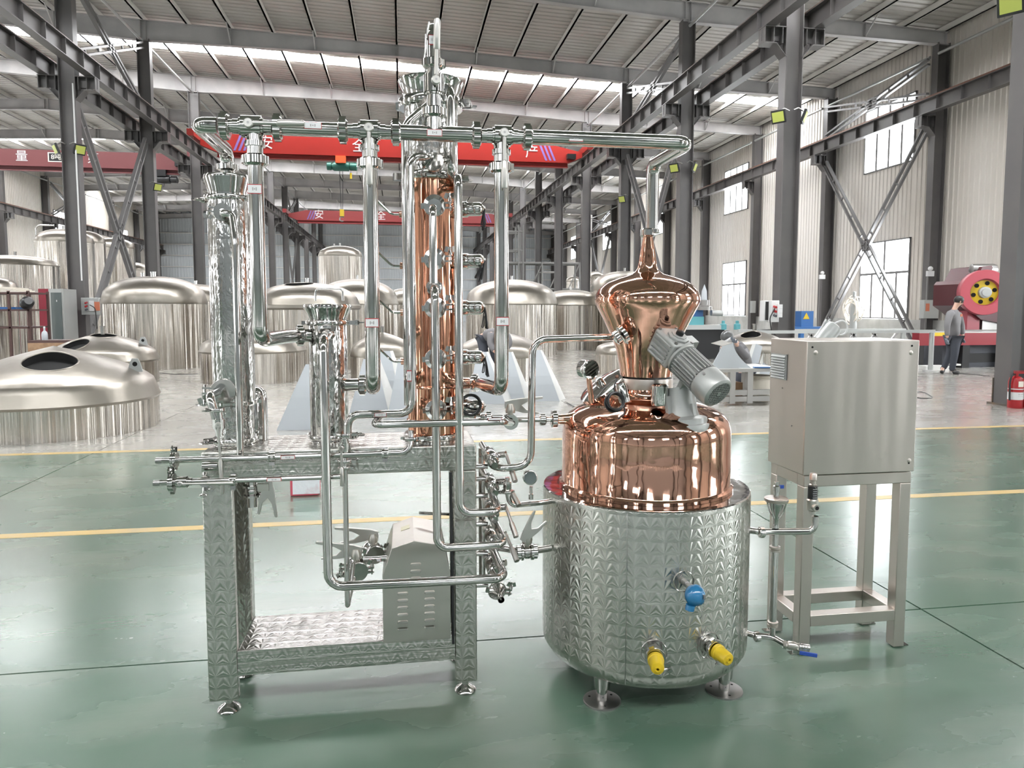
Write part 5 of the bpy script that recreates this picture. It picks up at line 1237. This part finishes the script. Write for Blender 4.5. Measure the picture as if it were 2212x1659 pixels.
# punch press
Yp = 17.0
def C_(px, py, y=Yp): return P(px, py, Y=y)
fw = C_(2126, 632, Yp-.35); Rf = (C_(2168, 632, Yp-.35)-fw).length
t = thing('punch_press', (fw.x, Yp+.5, 0), 'dark red punch press with a large pink-red flywheel at the right wall', 'machine')
A_, z_of = (fw.x, fw.z), lambda py: C_(2100, py).z
x_of = lambda px: C_(px, 650).x
poly = [(x_of(2069), z_of(660)), (x_of(2069), z_of(614)), (x_of(2075), z_of(606)), (x_of(2092), z_of(605)), (x_of(2106), z_of(577)), (x_of(2125), z_of(574)), (x_of(2150), z_of(620)), (x_of(2190), z_of(640)), (x_of(2190), z_of(705)), (x_of(2108), z_of(690)), (x_of(2086), z_of(672))]
MB().prism(poly[::-1], (0, Yp-.2, 0), (1, 0, 0), (0, 0, 1), -1.1).build('press_head', 'pressred', t, ang=20)
c = V((fw.x, Yp-.25, fw.z)); ax = V((-.42, -1, 0)).normalized()
w_ = MB().lathe([(Rf*.58, 0), (Rf*1.0, 0), (Rf*1.02, .02), (Rf*1.02, .26), (Rf*1.0, .28), (Rf*.62, .28), (Rf*.60, .20), (Rf*.56, .20)], c, ax, 56, (False, False)).build('flywheel_rim', 'pink', t)
MB().lathe([(Rf*.60, .05), (Rf*.60, .17), (Rf*.26, .19), (Rf*.26, .05)], c, ax, 40, (False, False)).build('flywheel_web', 'yellow', w_)
x_, y_, z__ = basis(ax)
for k in range(6): a = 2*PI*k/6+.25; q = c+z__*.186+(x_*math.cos(a)+y_*math.sin(a))*Rf*.43; MB().cyl(q-z__*.10, q+z__*.003, Rf*.095, n=20).build('web_hole', 'hole', w_)
MB().lathe([(Rf*.25, .0), (Rf*.25, .30), (Rf*.17, .31), (Rf*.17, .36), (0, .36)], c, ax, 28).build('shaft_end', 'ltgrey', t)
q = C_(2128, 583); MB().lathe([(.12, 0), (.16, .02), (.16, .55), (.13, .62), (.06, .64)], q+V((-.35, .1, 0)), (1, -.35, 0), 22).build('drive_motor', 'dull', t)
q = C_(2081, 622, Yp-.21)
MB().prism([(-.13, 0), (.13, 0), (0, .24)], (q.x, Yp-.215, q.z-.1), (1, 0, 0), (0, 0, 1), .004).build('warning_triangle', 'yellow', t)
MB().box(q.x-.10, Yp-.212, q.z-.26, q.x+.10, Yp-.208, q.z-.14).build('warning_label', 'yellow', t)
MB().prism([(-.02, 0), (.03, .05), (.0, .05), (.02, .12), (-.03, .06), (.0, .06)], (q.x, Yp-.217, q.z-.07), (1, 0, 0), (0, 0, 1), .003).build('bolt_mark', 'black', t)
MB().box(x_of(2085), Yp-.1, z_of(712), x_of(2112), Yp+.3, z_of(660)).build('press_ram', 'pink', t); MB().box(x_of(2118), Yp-.1, z_of(712), x_of(2190), Yp+.3, z_of(692)).build('die_holder', 'dull', t)
MB().box(x_of(1998), Yp-.7, 0, x_of(2190), Yp+.9, z_of(737)).build('press_base', 'darkbase', t); MB().box(x_of(2020), Yp-.72, .12, x_of(2160), Yp-.68, .35).build('base_recess', 'black', t)


t = thing('press_table', (x_of(2040), Yp, 0), 'long red-edged worktable in front of the punch press', 'table')
MB().box(x_of(1930), Yp-1.0, z_of(741), x_of(2155)+.3, Yp-.75, z_of(716)).build('red_edge', 'redtable', t); MB().box(x_of(1930), Yp-1.0, z_of(716), x_of(2155)+.3, Yp-.3, z_of(714)).build('table_top', 'ltgrey', t)

MB().box(x_of(1955), Yp-1.003, z_of(722), x_of(2010), Yp-1.0, z_of(715)).build('yellow_edge', 'yellow', t)
for px in (1935, 2030, 2120): x = x_of(px); MB().box(x-.1, Yp-.98, 0, x+.1, Yp-.78, z_of(741)).build('table_leg', 'black', t)
solo(MB().box(P(2000, 775, Y=16.8).x, 15.6, .10, P(2030, 775, Y=16.0).x, 15.8, .14).box(P(1985, 775, Y=15.8).x, 15.55, 0, P(2035, 775, Y=15.8).x, 15.9, .1), 'floor_plate', 'filmlight', 'pale plate lying on the floor under the roller table end', 'plate')
# grey drum blower behind the cabinet
a, b = P(1770, 742, Y=9.6), P(1803, 702, Y=9.6)
t = thing('drum_blower', (a.x, 9.6, 0), 'pale grey tilted drum blower with hoses showing above the cabinet', 'machine')
MB().lathe([(.10, 0), (.125, .02), (.135, .28), (.12, .33), (.07, .36)], a, b-a, 30).build('drum_body', 'ltgrey', t)
MB().bar((a.x, 9.65, 0), (a.x, 9.65, a.z), .1, .1).box(a.x-.2, 9.45, 0, a.x+.2, 9.85, .04).build('drum_stand', 'dull', t)
for px in (1782, 1790): MB().cyl(P(px-6, 708, Y=9.6), P(px+3, 690, Y=9.6), .018, n=12).build('nozzle', 'ltgrey', t)
MB().tube([P(1800, 700, Y=9.6), P(1822, 690, Y=9.6), P(1832, 706, Y=9.6), P(1826, 722, Y=9.6), P(1812, 724, Y=9.6)], .014, .08, 10).build('drum_hose', 'white', t)
# coil of pale hose on the brace
c = P(1846, 668, X=17.55); mb = MB()
for k in range(9): mb.torus(c+V((-.03*k, random.uniform(-.1, .1), random.uniform(-.12, .12))), (-1, random.uniform(-.2, .2), random.uniform(-.15, .15)), random.uniform(.30, .52), .022, 26, 6)
for o_ in [solo(mb, 'hose_coil', 'card', 'big coil of pale hose hanging on the cross brace by the right wall', 'hose')]: o_.scale = (1, 1, 1)
t = thing('gas_bottle', (17.3, 24.2, 0), 'pale slim gas bottle standing behind the hose coil', 'bottle')
q = P(1845, 650, X=17.4); MB().lathe([(.13, 0), (.13, q.z-.25), (.10, q.z-.1), (.04, q.z), (.04, q.z+.15), (.06, q.z+.16), (.06, q.z+.35), (.0, q.z+.37)], (q.x, q.y, 0), VZ, 20).build('bottle_body', 'ltgrey', t); t.location = (q.x, q.y, 0); t.children[0].location = V((17.3, 24.2, 0))-V((q.x, q.y, 0)) if False else (0, 0, 0)
for ch in t.children: ch.location = V((17.3-q.x, 24.2-q.y, 0))
# blue box with warning triangle on a blue trestle
c = P(1742, 706, Y=18.5)
t = thing('blue_machine', (c.x, 18.7, 0), 'small blue machine with a yellow warning triangle on a blue trestle', 'machine')
MB().box(P(1731, 690, Y=18.5).x, 18.5, c.z, P(1757, 690, Y=18.5).x, 19.0, P(1742, 672, Y=18.5).z).build('blue_housing', 'machblue', t)
q = P(1742, 683, Y=18.49); MB().prism([(-.10, -.08), (.10, -.08), (0, .10)], (q.x, 18.495, q.z), (1, 0, 0), (0, 0, 1), .004).build('warning_triangle', 'yellow', t)
MB().box(P(1712, 700, Y=18.5).x, 18.4, c.z-.06, P(1782, 700, Y=18.5).x, 19.1, c.z).build('trestle_top', 'machblue', t)
for px in (1730, 1775): x = P(px, 720, Y=18.5).x; MB().box(x-.05, 18.42, 0, x+.05, 18.55, c.z-.06).build('leg', 'machblue', t)
# lathe behind the helmet
t = thing('lathe_machine', (P(1520, 690, Y=20).x, 20.3, 0), 'blue and teal lathe with a pale cone, seen right of the helmet', 'machine')
L_ = lambda px, py: P(px, py, Y=20)
MB().box(L_(1495, 0).x, 20, L_(0+1500, 702).z, L_(1535, 0).x, 20.8, L_(1500, 684).z).build('teal_bed', 'teal', t); MB().box(L_(1508, 0).x, 20.1, L_(1500, 684).z, L_(1536, 0).x, 20.7, L_(1500, 670).z).build('blue_headstock', 'machblue', t)
MB().lathe([(.22, 0), (.22, .1), (.14, .14), (.14, .3)], L_(1522, 670), VZ, 20).build('grey_gearbox', 'dull', t); MB().lathe([(.09, 0), (.075, .32), (.0, .52)], L_(1521, 652), VZ, 16).build('pale_cone', 'film', t)
MB().box(L_(1440, 0).x, 19.95, L_(1500, 712).z, L_(1590, 0).x, 20.5, L_(1500, 702).z).build('rail_bed', 'ltgrey', t); MB().box(L_(1450, 0).x, 20.1, 0, L_(1585, 0).x, 20.5, L_(1500, 712).z).build('machine_base', 'black', t)
for px in (1562, 1592): MB().lathe([(.10, 0), (.10, .16), (.05, .18), (.05, .26), (.02, .27)], P(px, 712, Y=20), VZ, 14).build('tool_post', 'teal', t)
MB().cyl(L_(1536, 676), L_(1560, 677), .09, n=14).build('hose_end', 'ltgrey', t)
# ================================================================ ELECTRICAL BOXES
def ebox(px0, px1, py0, py1, y, label, m, parts='sockets', side=-1):
    a, b = P(px0, py1, Y=y), P(px1, py0, Y=y)
    t = thing('electrical_box', ((a.x+b.x)/2, y, a.z), label, 'electrical box')
    bevel(MB().box(a.x, y, a.z, b.x, y+.22, b.z).build('box_housing', m, t), .01)
    if parts == 'sockets':
        for k, mm in enumerate(('red', 'red', 'darkbase')):
            z = b.z-(b.z-a.z)*(.28+.2*k); x = a.x+(b.x-a.x)*.32
            MB().cyl((x, y, z), (x, y-.10, z-.02), (b.z-a.z)*.055, n=14).build('socket', mm, t)
            MB().box(x+.07, y-.03, z-.05, x+.2, y, z+.05).build('socket_cover', 'white', t)
    return t, a, b
t, a, b = ebox(1666, 1684, 649, 696, 15.75, 'white socket box with red plugs on the column behind the cabinet', 'white')
MB().tube([V((a.x+.05, 15.7, a.z+.32)), V((a.x-.08, 15.68, a.z+.1)), V((a.x-.02, 15.7, a.z-.2)), V((a.x+.12, 15.75, a.z-.3))], .014, .08, 8).build('power_cord', 'black', t)
t, a, b = ebox(1650, 1665, 649, 694, 15.9, 'open dark-fronted switch box left of the white socket box', 'white', None); MB().box(a.x+.03, 15.89, a.z+.03, b.x-.03, 15.90, b.z-.03).build('dark_front', 'black', t)
t, a, b = ebox(1995, 2029, 648, 688, 21.85, 'green-grey control box with red buttons on the wall column', 'ltgrey', None)
MB().box(a.x+.06, 21.84, a.z+.25, a.x+.20, 21.85, b.z-.12).build('orange_notice', 'redspot', t)
for z in (.62, .42): MB().cyl((b.x-.13, 21.85, a.z+z), (b.x-.13, 21.80, a.z+z), .05, n=12).build('red_button', 'red', t)
t, a, b = ebox(176, 214, 643, 680, 22.0, 'grey distribution box with red sockets on the nearest left column', 'ltgrey')
MB().box(a.x+.34, 21.99, a.z+.12, a.x+.50, 22.0, b.z-.12).build('red_notice', 'redspot', t); MB().tube([V((a.x+.27, 21.9, a.z+.28)), V((a.x+.42, 21.88, a.z+.2)), V((a.x+.42, 21.95, a.z-.4))], .013, .1, 8).build('power_cord', 'black', t)
ebox(1624, 1633, 650, 676, 34.52, 'small slim switch box on a column left of the white socket box', 'ltgrey', None)
for px, py, y, lab in ((2011, 591, 22.0, 'small white alarm box beside the right wall column'), (1777, 598, 28.2, 'tiny white alarm box on the next wall column')):
    c = P(px, py, Y=y); t = thing('alarm_box', c, lab, 'alarm'); MB().box(c.x-.13, y, c.z-.09, c.x+.13, y+.08, c.z+.09).build('box_housing', 'white', t); MB().ball(c+V((0, .03, .17)), .08, 12).build('dome_light', 'white', t)
    MB().cyl(c+V((-.1, .05, -.09)), c+V((-.1, .05, -2.2)), .012, n=6).build('conduit', 'dull', t)
# ================================================================ FIRE EXTINGUISHERS
for k, (px, y, lab) in enumerate(((2192, 9.42, 'left red fire extinguisher on the floor by the near right column'), (2217, 9.46, 'right red fire extinguisher, cut by the right edge of the view'))):
    c = P(px, 876, Y=y); c.z = 0; t = thing('fire_extinguisher', c, lab, 'extinguisher', 'fire extinguishers by the near column')
    MB().lathe([(.095, 0), (.10, .01), (.10, .40), (.085, .455), (.045, .48), (.028, .485), (.028, .52)], c, VZ, 32).build('cylinder_body', 'red', t)
    MB().lathe([(.1008, .13), (.1008, .245)], c, VZ, 32, (False, False)).build('white_label', 'white', t); MB().obox(c+V((-.01, -.1005, .37)), (.085, .004, .085)).build('date_card', 'card', t)
    mb = MB()
    for q in (-1, 0, 1): mb.obox(c+V((q*.03, -.1015+.004*abs(q), .215)), (.014, .001, .014)); mb.obox(c+V((q*.028, -.1015+.004*abs(q), .185)), (.02, .001, .004))
    mb.build('label_print', 'dull', t)
    MB().lathe([(.1006, .285), (.1006, .292), (.1006, .300)], c, VZ, 32, (False, False)).build('white_band', 'white', t)
    MB().obox(c+V((.02, -.02, .535)), (.13, .03, .022), (1, -.3, .25)).obox(c+V((.02, -.02, .56)), (.14, .028, .012), (1, -.3, .45)).build('valve_lever', 'red', t)
    MB().tube([c+V((-.02, 0, .51)), c+V((-.10, -.03, .52)), c+V((-.135, -.03, .40)), c+V((-.125, -.03, .12))], .014, .05, 10).build('hose', 'black', t)
# ================================================================ LEFT SIDE: RACK, RED CABINET, BOTTLE, CLUTTER
Yk = 17.6
def K(px, py, y=Yk): return P(px, py, Y=y)
t = thing('shelf_rack', (K(30, 740).x, Yk+.4, 0), 'dark brown steel shelf rack loaded with sheets at the left edge', 'rack')
zt_ = K(50, 628).z
for px in (18, 60): 
    for yy in (Yk, Yk+.9): x = K(px, 650).x; MB().box(x-.025, yy, 0, x+.025, yy+.05, zt_).build('post', 'rack', t)
for py in (631, 668, 706): z = K(30, py).z; MB().box(K(-60, 650).x, Yk, z-.04, K(61, 650).x, Yk+.95, z).build('shelf', 'rack', t)
for k in range(4):
    z = K(30, 631).z+.001+.03*k; solo(MB().box(K(-50, 650).x, Yk+.02+.03*k, z, K(40-7*k, 650).x, Yk+.9, z+.02), 'stacked_sheet', 'card', ('lowest pale sheet', 'second pale sheet up', 'third pale sheet up', 'topmost pale sheet')[k]+' on the brown rack', 'sheet', 'pale sheets on the rack')
z = K(30, 668).z; solo(MB().box(K(-10, 650).x, Yk+.1, z+.001, K(28, 650).x, Yk+.6, z+.05), 'blue_folder', 'machblue', 'blue folder lying on the middle shelf of the brown rack', 'folder')
c = K(57, 656, Yk-.06); t = thing('welding_helmet', c, 'black welding helmet hung on the brown rack post', 'helmet'); MB().lathe([(.0, -.13), (.10, -.10), (.14, 0), (.13, .12), (.08, .17)], c, (.6, -.7, .35), 22).build('helmet_shell', 'black', t); MB().obox(c+V((-.03, -.12, .02)), (.09, .02, .06)).build('visor', 'glass', t)
Yc = 21.0
a, b = P(88, 737, Y=Yc), P(136, 624, Y=Yc); xm2 = P(108, 700, Y=Yc).x
t = thing('red_cabinet', ((a.x+b.x)/2, Yc+.4, 0), 'red-sided upright cabinet with a glass door behind the bottle', 'cabinet')
MB().box(a.x, Yc, 0, xm2, Yc+.8, b.z).build('red_side', 'redcab', t); MB().box(xm2, Yc, 0, b.x, Yc+.8, b.z).build('cabinet_body', 'ltgrey', t)
MB().box(xm2+.06, Yc-.02, .35, b.x-.05, Yc, b.z-.1).build('glass_door', 'glass', t); MB().box(xm2+.2, Yc-.04, b.z-.35, b.x-.15, Yc-.02, b.z-.30).build('door_sign', 'white', t)

c = P(105, 735, Y=16.5)
t = thing('tool_crate', (c.x, 16.7, 0), 'low dull crate behind the low tanks carrying a plastic bottle', 'crate'); MB().box(c.x-.35, 16.4, 0, c.x+.5, 17.0, c.z).build('crate_body', 'rack', t)
for k in range(3): MB().box(c.x-.36, 16.385, c.z*(.12+.3*k), c.x+.51, 16.4, c.z*(.12+.3*k)+.18).build('crate_slat', 'wood', t)
q = P(97, 735, Y=16.6); q.z = c.z; t = thing('plastic_bottle', q, 'clear plastic spray bottle standing on the crate at left', 'bottle'); MB().lathe([(.055, 0), (.06, .02), (.06, .12), (.05, .17), (.02, .20), (.018, .25)], q, VZ, 18).build('bottle_body', 'film', t); MB().lathe([(.022, .25), (.022, .28), (.01, .29)], q, VZ, 12).build('bottle_cap', 'white', t)
Yd = 12.6
# ================================================================ SCAFFOLD AND LADDER FAR RIGHT OF CENTRE
Ys_ = 44.0
def S_(px, py, y=Ys_): return P(px, py, Y=y)
t = thing('scaffold', (S_(1160, 700).x, Ys_, 0), 'tall grey tube scaffold far down the aisle right of the column', 'scaffold')
xs = [S_(px, 600).x for px in (1095, 1120, 1130, 1171, 1212, 1252)]; zs_ = [S_(1150, y).z for y in (700, 660, 624, 569)]
for i, x in enumerate(xs):
    top = S_(1100, 485).z if i < 3 else zs_[-1]+.1
    for yy in (Ys_, Ys_+1.2): MB().cyl((x, yy, 0), (x, yy, top), .055, n=8).build('upright', 'scaffold', t)
for z in zs_+[S_(1100, 541).z, S_(1100, 500).z]:
    x1_ = xs[-1] if z <= zs_[-1]+.01 else xs[2]
    for yy in (Ys_, Ys_+1.2): MB().cyl((xs[0], yy, z), (x1_, yy, z), .05, n=8).build('ledger', 'scaffold', t)
for k in range(3, 6): MB().bar((xs[k-1], Ys_, zs_[1]), (xs[k], Ys_, zs_[3]), .06, .06).build('diagonal', 'scaffold', t)
MB().box(xs[3], Ys_, S_(1180, 588).z, xs[4], Ys_+1.2, S_(1180, 588).z+.06).build('deck_board', 'dull', t); MB().box(xs[0], Ys_, zs_[3]+.05, xs[-1], Ys_+1.2, zs_[3]+.1).build('deck_board', 'dull', t)
# ================================================================ SMALL THINGS ON THE FLOOR
c = P(640, 1072, Z=0); x0, x1 = P(627, 1072, Y=c.y).x, P(688, 1068, Y=c.y).x; h = P(640, 1015, Y=c.y).z
t = thing('paper_carton', ((x0+x1)/2, c.y+.08, 0), 'white carton with pinkish red edges standing on the floor behind the stand', 'box')
bevel(MB().box(x0, c.y, 0, x1, c.y+.16, h).build('carton_body', 'cartonred', t), .008); MB().box(x0+.02, c.y-.004, .016, x1+.012, c.y-.001, h-.004).build('wrapper', 'paperwhite', t)


def cord(pts, lab): solo(MB().tube([V((P(a, b, Z=0).x, P(a, b, Z=0).y, .006)) for a, b in pts], .006, .15, 6), 'floor_cable', 'black', lab, 'cable')
cord([(1976, 858), (1995, 862), (2016, 860), (2006, 853), (1990, 846), (1978, 848)], 'thin black cable curled on the floor right of the cabinet')
cord([(345, 806), (365, 808), (385, 809), (428, 808)], 'thin dark cable on the floor between the tall tank and low tank')
cord([(2073, 807), (2110, 810), (2138, 813)], 'dark cable on the floor behind the walking man')
cord([(1224, 870), (1238, 878), (1262, 892)], 'thin cable on the floor right of the last folded sheet')
# ================================================================ PEOPLE
def skin(name, pts, edges, m, par, sub=2, root=0):
    """one continuous surface grown over a jointed skeleton; pts = [(position, radius)]"""
    off = V(ROOT[par.name]); me = bpy.data.meshes.new(name); me.from_pydata([tuple(V(p)-off) for p, r in pts], edges, [])
    o = bpy.data.objects.new(name, me); COL.objects.link(o); o.parent = par
    s = o.modifiers.new('skin', 'SKIN'); s.use_smooth_shade = True; s.branch_smoothing = .6
    for k, (p, r) in enumerate(pts):
        d = me.skin_vertices[0].data[k]; d.radius = (r, r) if not isinstance(r, tuple) else r; d.use_root = (k == root)
    u = o.modifiers.new('sub', 'SUBSURF'); u.levels = sub; u.render_levels = sub
    me.materials.append(M[m]); return o
def figure(J, label, jacket='cloth', legs='trouser', headgear='hair', par_loc=None, face=V((0, -1, 0)), gloves='glove'):
    """J: dict of joints in metres"""
    t = thing('person', par_loc or (J['lf']+J['rf'])/2, label, 'person')
    up = (J['head']-J['neck']).normalized(); face = (face-up*face.dot(up)).normalized(); side = face.cross(up)
    ch = J['neck'].lerp(J['pel'], .30); wa = J['neck'].lerp(J['pel'], .68)
    pts = [(J['pel'], .10), (wa, .085), (ch, .12), (J['neck'], .055), (J['neck'].lerp(J['head'], .55), .058), (J['head'], .088), (J['head']+up*.07, .075),
           (J['ls'], .06), (J['le'], .045), (J['lh'], .030), (J['rs'], .06), (J['re'], .045), (J['rh'], .030),
           (J['lk']*.0+J['pel']-J['sd']*.09, .09), (J['lk'], .062), (J['la'], .042), (J['lf'], .035), (J['pel']+J['sd']*.09, .09), (J['rk'], .062), (J['ra'], .042), (J['rf'], .035)]
    ed = [(0, 1), (1, 2), (2, 3), (3, 4), (4, 5), (5, 6), (2, 7), (7, 8), (8, 9), (2, 10), (10, 11), (11, 12), (0, 13), (13, 14), (14, 15), (15, 16), (0, 17), (17, 18), (18, 19), (19, 20)]
    b = skin('body', pts, ed, 'skin', t)
    h = J['head']
    mb = MB().ball(h+face*.088+up*-.005, .016, 10, (1, 1, 1.3)).ball(h+side*.086, .024, 10, (.5, 1, 1.3)).ball(h-side*.086, .024, 10, (.5, 1, 1.3)); mb.build('nose_and_ears', 'skin', t)
    mb = MB()
    for s in (-1, 1): mb.ball(h+face*.083+side*s*.032+up*.02, .010, 8)
    mb.obox(h+face*.088-up*.045, (.05, .01, .008), side, up); mb.build('eyes_and_mouth', 'hair', t)
    if headgear == 'hair': MB().ball(h+up*.040-face*.018, .103, 20, (1, 1, .95)).build('hair', 'hair', t)
    if headgear == 'cap':
        k = MB().ball(h+up*.045-face*.012, .107, 20, (1, 1, .9)).build('cap', 'cloth', t); MB().obox(h+face*.11+up*.03, (.15, .10, .01), side, up).build('cap_peak', 'cloth', t)
    if headgear == 'visor':
        MB().ball(h+up*.035-face*.012, .112, 20).build('welding_hood', 'hoodgrey', t); v = MB().obox(h+face*.09, (.20, .05, .23), side, up).build('visor_frame', 'white', t); bevel(v, .02, 3)
        MB().obox(h+face*.118+up*.0, (.13, .008, .06), side, up).build('visor_window', 'glass', v)
    g = .028
    skin('jacket', [(J['pel']-(wa-J['pel'])*.25, .165), (wa, .15), (ch, .178), (J['neck']+up*.02, .078), (J['ls'], .088), (J['le'], .068), (J['lh'].lerp(J['le'], .15), .050), (J['rs'], .088), (J['re'], .068), (J['rh'].lerp(J['re'], .15), .050)],
         [(0, 1), (1, 2), (2, 3), (2, 4), (4, 5), (5, 6), (2, 7), (7, 8), (8, 9)], jacket, t)
    skin('trousers', [(J['pel'], .145), (J['pel']-J['sd']*.09-V((0, 0, .06)), .112), (J['lk'], .085), (J['la']-V((0, 0, .045)), .062), (J['pel']+J['sd']*.09-V((0, 0, .06)), .112), (J['rk'], .085), (J['ra']-V((0, 0, .045)), .062)], [(0, 1), (1, 2), (2, 3), (0, 4), (4, 5), (5, 6)], legs, t)
    for a, f in (('la', 'lf'), ('ra', 'rf')):
        p, q = V(J[a]), V(J[f]); d = (q-p); d.z = 0; d = d.normalized() if d.length > .01 else V((0, -1, 0)); z0 = max(min(p.z, q.z)-.05, .045)
        skin('shoe', [(V((p.x, p.y, z0+.02))-d*.02, .056), (V((p.x, p.y, z0))+d*.06, .050), (V((p.x, p.y, z0-.005))+d*.17, .042), (V((p.x, p.y, p.z+.03)), .056)], [(0, 1), (1, 2), (0, 3)], 'shoe', t)
    for e, hnd in (('le', 'lh'), ('re', 'rh')):
        d = (J[hnd]-J[e]).normalized(); x = basis(d)[0]; y = d.cross(x); o = J[hnd]
        pts = [(o, .032), (o+d*.055, .036)]; ed = [(0, 1)]
        for k in range(4):
            q = o+d*.085+x*(k-1.5)*.021; i = len(pts); L = (.030, .036, .034, .026)[k]
            pts += [(q, .011), (q+d*L+y*.012, .010), (q+d*L*1.5+y*.035, .009)]; ed += [(1, i), (i, i+1), (i+1, i+2)]
        i = len(pts); pts += [(o+d*.045+x*.045, .012), (o+d*.085+x*.062+y*.02, .010)]; ed += [(0, i), (i, i+1)]
        skin('glove', pts, ed, gloves, t, 1)
    return t

Yw = 14.6
def W(px, py, dy=0.0): return P(px, py, Y=Yw+dy)
J = dict(pel=W(2060, 728), neck=W(2061, 668, -.02), head=W(2071, 652, -.05), ls=W(2052, 676, -.16), le=W(2046, 702, -.24), lh=W(2046, 731, -.26), rs=W(2070, 678, .16), re=W(2078, 704, .12), rh=W(2080, 728, .05),
         lk=W(2062, 766, -.12), la=W(2056, 799, -.05), lf=W(2064, 805, -.12), rk=W(2052, 765, .12), ra=W(2037, 795, .2), rf=W(2034, 801, .1), sd=V((.2, .9, 0)).normalized())
t = figure(J, 'man in grey work jacket and dark trousers walking past the press table', face=V((.8, -.3, -.35)))
t.location.z = 0
for ch in t.children: ch.location.z = ROOT[t.name][2]
q = W(2077, 681, -.25); MB().obox(q, (.05, .01, .06)).build('red_badge', 'redspot', t).location.z = ROOT[t.name][2]
# bending worker seen between the folded sheets
Yq = 12.6
def W2(px, py, dy=0.0): return P(px, py, Y=Yq+dy)
J = dict(pel=W2(1052, 727, .30), neck=W2(1078, 716, -.10), head=W2(1082, 730, -.26), ls=W2(1061, 722, -.08), le=W2(1060, 745, -.18), lh=W2(1070, 762, -.30), rs=W2(1096, 722, -.08), re=W2(1100, 744, -.18), rh=W2(1086, 763, -.30),
         lk=W2(1046, 768, .12), la=W2(1050, 812, .36), lf=W2(1048, 818, .24), rk=W2(1070, 768, .12), ra=W2(1066, 812, .36), rf=W2(1066, 818, .24), sd=V((1, .1, 0)).normalized())
t = figure(J, 'worker in grey clothes bending down behind the folded sheets', headgear='cap', face=V((.1, -.6, -.8)))
# worker with visor behind the bench
Yv = 11.75
def W3(px, py, dy=0.0): return P(px, py, Y=Yv+dy)
J = dict(pel=W3(1612, 790, .1), neck=W3(1592, 742, -.1), head=W3(1573, 730, -.28), ls=W3(1585, 752, -.3), le=W3(1562, 762, -.55), lh=W3(1560, 748, -.85), rs=W3(1606, 750, .05), re=W3(1613, 772, -.35), rh=W3(1588, 740, -.62),
         lk=W3(1598, 822, -.15), la=W3(1600, 848, .05), lf=W3(1594, 855, -.05), rk=W3(1616, 822, .0), ra=W3(1616, 848, .15), rf=W3(1610, 855, .0), sd=V((1, .2, 0)).normalized())
t = figure(J, 'worker in a welding hood leaning over the curved sheet on the bench', headgear='visor', face=V((-.45, -.8, -.35)))
